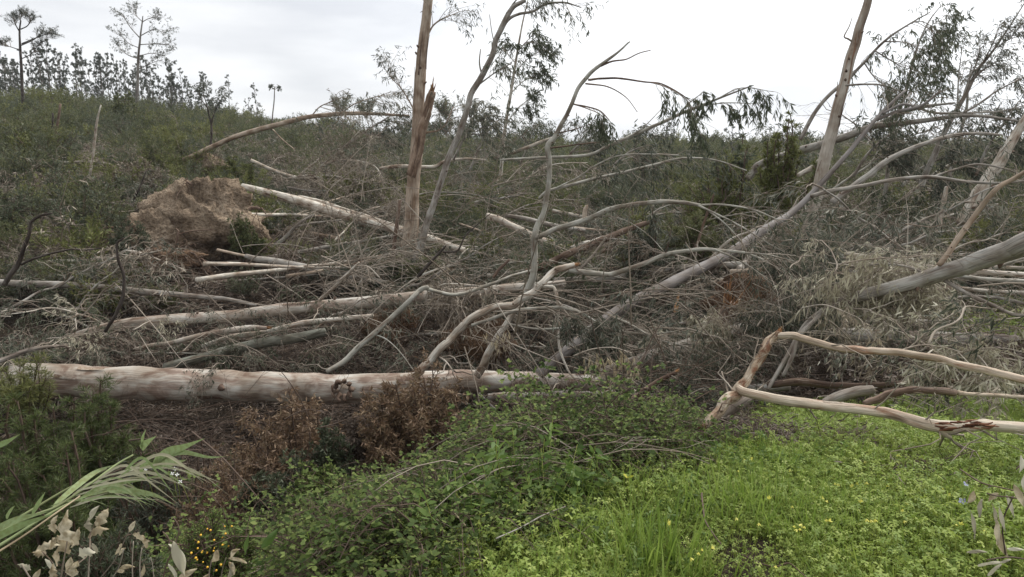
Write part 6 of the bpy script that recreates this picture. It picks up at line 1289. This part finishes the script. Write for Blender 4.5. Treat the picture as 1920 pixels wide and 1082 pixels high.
GL = [([(287,872,2.9),(310,850,2.85),(345,838,2.8),(384,822,2.75)],.040),([(292,870,2.9),(312,856,2.85),(345,848,2.8),(390,857,2.75),(424,856,2.7)],.022),
      ([(287,874,2.9),(305,866,2.85),(325,868,2.8),(350,862,2.75)],.045),([(265,842,2.9),(275,830,2.88),(294,817,2.86)],.03),([(266,842,2.9),(268,820,2.88),(274,804,2.86)],.014),
      ([(266,893,2.9),(268,873,2.88),(290,870,2.85),(330,880,2.8)],.018),([(60,965,2.6),(72,945,2.58),(85,922,2.55)],.022),([(12,972,2.6),(20,958,2.58),(28,948,2.55)],.02),([(-20,842,2.8),(10,830,2.8),(38,814,2.8)],.025),
      ([(100,950,2.7),(140,915,2.8),(180,885,2.9),(216,871,2.95)],.03),([(200,918,2.7),(240,920,2.7),(290,928,2.65),(330,948,2.6)],.026),([(150,935,2.65),(200,910,2.7),(260,900,2.75),(320,888,2.75)],.02),
      ([(-20,1000,2.5),(30,975,2.5),(90,960,2.5)],.03),([(-20,1015,2.45),(40,985,2.45),(110,960,2.5)],.028)]
for pts, w_ in GL: strap(pts, w_, L_REED, reed)
for i in range(26):
    t = rng.uniform(0,1); x0 = 110+150*t+rng.uniform(-30,10); y0 = 950-80*t+rng.uniform(-6,14); x1 = x0+rng.uniform(90,190); y1 = y0+rng.uniform(-35,30)+t*40; D = 2.75+rng.uniform(-.2,.2)
    strap([(x0,y0,D),((x0*2+x1)/3,y0-rng.uniform(8,26),D),((x0+x1*2)/3,(y0+y1)/2-rng.uniform(8,22),D-.05),(x1,y1,D-.1)], rng.uniform(.006,.014), L_REEDD if i%3 else L_REED, reed, 'leaf' if i%3==0 else 'dry_leaf')
straw = empty('straw_stalk', P(-20,1045,2.2)); tag(straw, 'single straight straw coloured stalk crossing under the bent reed', 'stalk')
stem_obj([(-20,1045,2.2),(40,1008,2.3),(105,962,2.4),(150,930,2.5)], 2.2, B_STRAW, straw)

def dleaf(cx, cy, D, L_px, ang, W_px, mat, parent, lobes=0, curl=.3, bend=.15, name='leaf'):
    """a big single leaf: outline with curl, seen near the camera; ang is where the tip points (degrees, 0 = right, 90 = up)"""
    c = P(cx, cy, D); s = depth_of(c)/FPX; Lm = L_px*s; Wm = W_px*s; curl = curl*rng.uniform(.8,2.6); bend = bend*rng.uniform(-.5,2.); a = math.radians(ang)
    right = np.array([1,0,0.]); up = np.array([0,SP,CP]); fw = np.array([0,CP,-SP])
    ax = right*math.cos(a)+up*math.sin(a)+fw*rng.uniform(-.35,.35); ax /= np.linalg.norm(ax); sd = np.cross(ax, fw); sd /= np.linalg.norm(sd); no = np.cross(sd, ax)
    tw = rng.uniform(-.5,.5); sd, no = sd*math.cos(tw)+no*math.sin(tw), no*math.cos(tw)-sd*math.sin(tw)
    n = 22; t = np.linspace(0,1,n); wd = np.sin(np.pi*np.clip(t,0,1)**.8)**.9
    if lobes: wd = wd*(1+.28*np.sin(t*np.pi*2*lobes+rng.uniform(0,6))+.16*np.sin(t*23+rng.uniform(0,6)))
    rows = []
    for k, x in enumerate((-1,-.5,0,.5,1)):
        wn = 1+.16*rng.normal(size=n) if abs(x) == 1 and lobes else 1
        rows.append(c+np.outer((t-.5)*Lm, ax)+np.outer(x*wd*Wm*.5*wn, sd)+np.outer(curl*Wm*.5*x*x+bend*Lm*(t-.5)**2+.03*Lm*np.sin(t*7+x*2), no)+np.outer(bend*Lm*.6*np.sin(np.pi*t), sd))
    V = np.concatenate(rows); q = [[k*n+j,k*n+j+1,(k+1)*n+j+1,(k+1)*n+j] for k in range(4) for j in range(n-1)]
    tn = rng.uniform(0,1); g = Geo(); g.add(V, [np.array(q)], np.column_stack([np.full(5*n,tn), np.tile(t,5), np.zeros(5*n)]))
    o = g.obj(name, mat, parent); o.location = -np.array(parent.location); return o
s1 = empty('dry_sprig', P(110,1110,1.9)); tag(s1, 'dry sprig with pale ragged lobed leaves in the bottom left corner', 'dead plant')
for x,y,l,a,w_,lb in [(127,990,66,105,26,3),(118,1022,44,120,18,2),(140,1008,40,70,16,2),(104,985,36,80,12,2),(190,970,36,60,20,3),(183,1000,40,20,14,2),(176,962,30,60,10,0),(165,985,26,100,16,2),(85,1032,52,20,16,2),(98,1018,36,50,12,2),
      (72,1037,24,170,14,2),(105,1045,40,80,16,2),(160,1042,34,10,22,2),(92,1058,30,150,14,0),(45,1064,26,150,10,2),(140,1072,34,70,18,2),(128,1058,30,60,12,0),(98,1076,34,100,18,2),(68,1078,24,60,10,0),(176,1030,22,290,12,0)]:
    dleaf(x,y,1.9+rng.uniform(-.12,.15),l,a,w_,L_CREAM if rng.uniform()<.75 else L_PALE, s1, lb)
for pts in [[(110,1110,1.9),(118,1060,1.9),(125,1020,1.9),(130,985,1.9)],[(110,1110,1.9),(100,1060,1.88),(80,1035,1.85)],[(112,1110,1.9),(130,1070,1.9),(165,1040,1.95),(170,1000,2),(185,970,2)],[(165,1110,1.95),(166,1070,1.95),(168,1035,1.95)],[(60,1090,1.85),(45,1066,1.85),(40,1058,1.85)]]:
    stem_obj(pts, 1.6, B_TWIG, s1)
s2 = empty('dry_sprig', P(250,1120,2)); tag(s2, 'thin dry sprig with a few pale leaves left of the sickle leaves', 'dead plant')
for x,y,l,a,w_,lb in [(247,988,24,60,9,0),(257,1010,24,330,18,2),(267,1018,26,290,16,2),(220,1030,26,240,8,2),(228,1035,18,50,7,0),(236,1067,30,8,9,0),(224,1072,20,190,8,0),(267,1070,26,80,8,0)]:
    dleaf(x,y,2.0+rng.uniform(-.1,.1),l,a,w_,L_CREAM, s2, lb)
for pts in [[(250,1120,2),(248,1060,2),(250,1015,2)],[(265,1110,2),(262,1060,2),(266,1028,2)],[(190,1082,2),(215,1050,2),(240,1000,2),(247,985,2)],[(200,1100,2),(222,1065,2),(232,1030,2)],[(290,1100,2),(286,1060,2),(282,1045,2)]]:
    stem_obj(pts, 1.1, B_TWIG, s2)
s3 = empty('sickle_leaf_sprig', P(330,1120,1.8)); tag(s3, 'dead sprig with two long sickle shaped leaves at the bottom left', 'dead plant')
dleaf(336,1048,1.8,72,285,17,L_PALE,s3,0,.2,.25); dleaf(328,1050,1.82,64,300,10,L_PALE,s3,0,.2,.25); dleaf(323,1075,1.8,40,285,8,L_PALE,s3,0,.2,.1); dleaf(350,1078,1.8,44,30,12,L_CREAM,s3)
for pts in [[(300,1110,1.85),(312,1060,1.85),(325,1030,1.85),(335,1000,1.85),(334,985,1.85),(325,970,1.85)],[(318,1030,1.85),(316,1010,1.85),(305,997,1.85)]]: stem_obj(pts, 1.6, B_TWIGB, s3)
s4 = empty('star_leaf_sprig', P(420,1120,1.8)); tag(s4, 'dead sprig with star shaped cream leaves right of the sickle leaves', 'dead plant')
for x,y,l,a,w_ in [(399,1045,32,240,14),(438,1040,30,45,9),(445,1053,34,340,9),(433,1066,26,300,10),(428,1072,34,250,12),(385,1090,30,60,14)]: dleaf(x,y,1.8,l,a,w_,L_CREAM if w_ != 12 else L_PALE,s4)
for pts in [[(420,1120,1.8),(415,1080,1.8),(424,1046,1.8)],[(395,1120,1.8),(392,1080,1.8),(397,1050,1.8)]]: stem_obj(pts, 1.2, B_TWIG, s4)
s5 = empty('overhanging_sprig', P(1960,930,1.35)); tag(s5, 'near sprig of hanging tan leaves at the bottom right edge', 'dead plant')
for x,y,l,a,w_ in [(1822,932,30,225,12),(1841,953,34,250,11),(1864,933,24,220,12),(1825,985,56,282,7),(1866,970,60,290,6),(1872,998,64,285,12),(1880,975,50,280,7),(1882,1020,60,290,16),(1915,870,34,250,10),(1913,932,50,290,12),(1920,905,30,270,9),
      (1833,1036,36,5,7),(1857,1060,40,18,9),(1866,1070,34,50,9),(1886,1052,26,10,6),(1905,1030,30,0,7),(1895,950,46,285,7)]:
    dleaf(x,y,1.35+rng.uniform(-.08,.1),l,a,w_,L_PALE if w_ < 12 else L_CREAM, s5, 0, .3, .12)
for pts in [[(1970,945,1.35),(1920,925,1.35),(1880,915,1.36),(1840,905,1.37),(1800,880,1.45)],[(1970,960,1.3),(1910,935,1.3),(1870,930,1.32),(1850,925,1.33)],[(1970,1060,1.3),(1900,1045,1.3),(1850,1050,1.3)],[(1900,930,1.35),(1880,980,1.35),(1885,1040,1.35)],[(1960,870,1.4),(1930,860,1.4),(1905,880,1.4)]]:
    stem_obj(pts, 1.3, B_TWIGB, s5)

# white flowers, orange beads, sorrel blossoms, periwinkles
def petals(c, r, n, mat, up, parent=None, name='blossom', cup=.4):
    up = up/np.linalg.norm(up); x = np.cross(up, [0.1,1,.2]); x /= np.linalg.norm(x); y = np.cross(up, x); g = Geo(); ph = rng.uniform(0,6)
    for k in range(n):
        a = ph+k*2*np.pi/n; f = x*math.cos(a)+y*math.sin(a); s = -x*math.sin(a)+y*math.cos(a)
        V = np.array([c, c+(f*.6+s*.35+up*cup*.6)*r, c+(f*1.0+s*.15+up*cup)*r, c+(f*1.0-s*.15+up*cup)*r, c+(f*.6-s*.35+up*cup*.6)*r])
        g.add(V, [np.array([[0,1,2,3]]), np.array([[0,3,4]])], np.full((5,3), rng.uniform(0,1)))
    return g
def flower(px, py, r, n, mat, label, cat, group, D=None, cup=.4, stem=True, up=None):
    q = ground(px, py); up = np.array([rng.normal()*.3, -.5, .8]) if up is None else up
    if D is None: c = q+np.array([0,0,.16]); pj = proj(*c); c = P(px, py, depth_of(c)/CP*.985 if False else c[1]-.28)
    else: c = P(px, py, D)
    root = empty('flower', c); tag(root, label, cat, group)
    g = petals(np.zeros(3), r, n, mat, up, cup=cup); g.obj('petals', mat, root)
    g = Geo(); e = np.array([rng.normal()*.02, .03, -.14]); tube(g, np.array([[0,0,0],e*.5+[0,0,.01],e]), np.array([.0012,.0012,.0012]), 4, 0); g.obj('stalk', L_CLOV, root)
ys = [(1470,783),(1498,788),(1461,780),(1590,790),(1594,793),(1650,815),(1657,818),(1640,822),(1643,812),(1637,848),(1780,835),(1793,832),(1685,856),(1683,857),(1700,832),(1480,880),(1386,882),(1395,860),(1400,862),(1407,861),(1412,862),(1380,838),(1565,905),(1572,906),(1605,908),(1600,912),(1625,903),(1540,935),(1552,938),(1612,940),(1614,938),(1700,942),(1661,912),(1443,936),(1485,948),(1490,985),(1508,986),(1500,990),(1495,992),(1504,982),(1550,978),(1553,977),(1625,972),(1632,974),(1640,973),(1694,976),(1693,959),(1780,930),(1770,915),(1796,982),(1802,985),(1848,993),(1825,808),(1314,820),(1317,824),(1420,780),(1560,812),(1520,800),(1310,1035),(1314,1032),(1295,1045),(1333,1028),(1455,1060),(1423,980),(1380,970),(1255,985),(1252,980),(1330,855),(1345,862),(1762,870),(1875,765),(1843,760),(1737,752),(1900,770),(1620,865)]
for x,y in ys: flower(x, y, rng.uniform(.006,.0105), 5, F_YEL, 'pale yellow sorrel blossom nodding over the green bank', 'flower', 'yellow sorrel blossoms', cup=1.3, up=np.array([rng.normal()*.5,-.2,-.9 if rng.uniform()<.6 else .6]))
for x,y in [(1653,799),(1668,811),(1775,753),(1790,770),(1787,786),(1810,909),(1805,940),(1738,758)]: flower(x, y, .017, 5, F_VIO, 'pale violet five petalled flower near the pale peeled branch', 'flower', 'violet flowers', cup=.1)
for x,y in [(323,888),(332,890),(338,903),(328,879),(272,882)]: flower(x, y, .010, 4, F_WHI, 'small white flower by the tip of the bent reed', 'flower', 'white flowers', D=3.0, cup=.1)
for i in range(34):
    x, y = rng.uniform(362,430), rng.uniform(978,1072); x += (y-1020)*-.25
    c = P(x,y,2.4+rng.uniform(-.2,.2)); g = Geo(); r = rng.uniform(.0028,.0048); tube(g, np.array([[0,0,-r],[0,0,-r*.6],[0,0,0],[0,0,r*.6],[0,0,r]]), np.array([.3,.85,1,.85,.3])*r, 8, .05)
    o = g.obj('flower_bead', F_ORA, loc=None); o.location = c; tag(o, 'tiny orange round flower head in the bottom left greenery', 'flower', 'orange bead flowers')
shrub('bead_flower_bush', 'dark fine leaved bush carrying the orange bead flowers', 'bush', 400, 985, 2.6, 130, 140, L_BRAM, ll=.02, lw=.006, nl=6, n=24)
shrub('fine_green_bush', 'fine leaved green bush behind the dry sprigs at the bottom left', 'bush', 205, 1000, 2.7, 170, 130, L_GREEN, ll=.03, lw=.005, nl=9, n=28)

# sticks on the bank and in the brambles
def stick(label, pts, r, mat=B_TWIG, lift=.05, subs=(), name='stick'):
    W = []
    for a,b in pts:
        q = ground(a, b); W.append((a, b, q[1]-lift*2.4))
    limb(name, label, 'stick', [(a,b,d,r*(1-.4*i/len(W))) for i,(a,b,d) in enumerate(W)], subs=[[(a,b,ground(a,b)[1]-lift*2.4,r*.5) for a,b in s] for s in subs], mat=mat, seg=7, rough=.1, wob=.5, stem='stick_stem')
stick('long thin crooked stick lying on the right of the green bank', [(1680,855),(1720,858),(1760,869),(1795,883),(1827,899),(1860,912),(1890,930)], 2.2, subs=[[(1735,862),(1765,850),(1793,845)],[(1700,862),(1730,866),(1755,866)]])
stick('short pale stick on the bare patch of the bank', [(1333,836),(1350,842),(1366,849),(1382,853)], 4.5, B_GREY)
stick('small forked stick above the middle of the bank', [(1572,836),(1592,835),(1610,843),(1634,852)], 2.2, B_TWIG)
stick('thin upright brown stalk at the left of the green bank', [(1316,925),(1318,950),(1322,975),(1335,998),(1352,1020)], 1.8, B_TWIGB, .12)
stick('wavy thin stick near the bottom of the bank', [(1390,1040),(1425,1056),(1455,1062),(1478,1056),(1495,1068),(1515,1085)], 1.6, B_TWIGB)
stick('dark short stick near the brown curled leaf', [(1668,892),(1690,893),(1712,898),(1725,902)], 3, B_DARK)
stick('short curved stick right of the brown curled leaf', [(1768,912),(1780,905),(1792,895)], 2.6, B_GREY)
stick('long thin straw stalk lying on the brambles', [(692,1022),(720,1000),(750,978),(778,958),(800,942),(825,930)], 3.2, B_STRAW, .25, subs=[[(800,942),(830,945),(850,960),(872,985)]])
stick('bare grey runner arching over the top of the brambles', [(958,882),(985,868),(1015,860),(1050,856),(1092,857)], 2.4, B_GREY, .22)
stick('thin grey runner in the lower brambles', [(930,1010),(975,990),(1020,965),(1060,950)], 1.5, B_GREY, .18)
stick('pale broken stick slanting down into the brambles', [(880,722),(910,750),(940,778),(975,792)], 2.4, B_GREY, .25)
root = empty('dry_grass_tuft', P(815,940,2.9)); tag(root, 'tuft of dry straw grass drooping over the brambles', 'dry grass')
for i in range(26):
    x0, y0 = 800+rng.uniform(-8,22), 940+rng.uniform(-6,8); x1 = x0+rng.uniform(8,75); y1 = y0+rng.uniform(12,48)
    q = ground(820,960)[1]-.45; strap([(x0,y0,q),(x0+(x1-x0)*.5,y0-rng.uniform(0,8),q),(x1,y1,q-.03)], .004, L_REEDD, root, 'blade', sub=3)
# broad dock leaves at the bottom edge of the brambles and bank
root = empty('dock_plant', P(495,1060,2.2)); tag(root, 'broad bright green dock leaves at the foot of the brambles', 'plant')
for x,y,l,a,w_ in [(505,1010,46,50,15),(462,1020,40,80,9)]: dleaf(x,y,2.15,l,a,w_,L_WEED,root,0,.3,.1)
root = empty('dock_plant', P(1065,970,2.9)); tag(root, 'pair of upright broad leaves where the brambles meet the grass', 'plant')
for x,y,l,a,w_ in [(1053,950,26,95,11),(1068,944,26,75,9),(1210,870,28,95,9),(1240,872,28,80,10)]: dleaf(x,y,ground(x,y+8)[1]-.12,l,a,w_,L_BRAM if x<1100 else L_CLOV,root,0,.3,.1)
# yellowing bramble leaves
for x,y in [(715,915),(880,905),(888,918),(922,890),(918,893),(1177,895),(700,1002),(693,1020),(863,925)]:
    q = ground(x,y); c = P(x,y,q[1]-.45); g = Geo(); leaves(g, np.zeros((3,3)), np.array([[1,0,.3],[-.6,-.2,.6],[.1,-.2,-1.]]), .032, .024, 0, .2)
    o = g.obj('yellow_leaf', L_YELLOW); o.location = c; tag(o, 'yellowed bramble leaf standing out of the dark thicket', 'leaf', 'yellowed bramble leaves')
g = Geo(); c = ground(1742,898)+np.array([0,-.05,.06])
o = empty('curled_leaf', c); tag(o, 'curled brown dead leaf lying on the right of the bank', 'leaf')
dleaf(1740,896,c[1]-.05,26,80,16,L_BROWN,o,2,1.2,.6); dleaf(1748,900,c[1]-.05,20,120,12,L_RUST,o,2,1.2,.6)

# thin air between here and the skyline
HZ = bpy.data.materials.new('thin_haze'); HZ.use_nodes = True; t_ = HZ.node_tree; t_.nodes.clear()
o_ = t_.nodes.new('ShaderNodeOutputMaterial'); v_ = t_.nodes.new('ShaderNodeVolumePrincipled'); v_.inputs['Color'].default_value = (.9,.93,.97,1); v_.inputs['Density'].default_value = .0004; v_.inputs['Anisotropy'].default_value = .2
t_.links.new(v_.outputs[0], o_.inputs['Volume'])
g = Geo(); x_ = 900.; V = np.array([[sx*x_, sy*x_, z] for z in (-5., 18.) for sx,sy in ((-1,-1),(1,-1),(1,1),(-1,1))])
g.add(V, [np.array([[3,2,1,0],[4,5,6,7],[0,1,5,4],[1,2,6,5],[2,3,7,6],[3,0,4,7]])], V*0)
tag(g.obj('haze', HZ, smooth=False), 'thin pale haze in the air', kind='stuff')
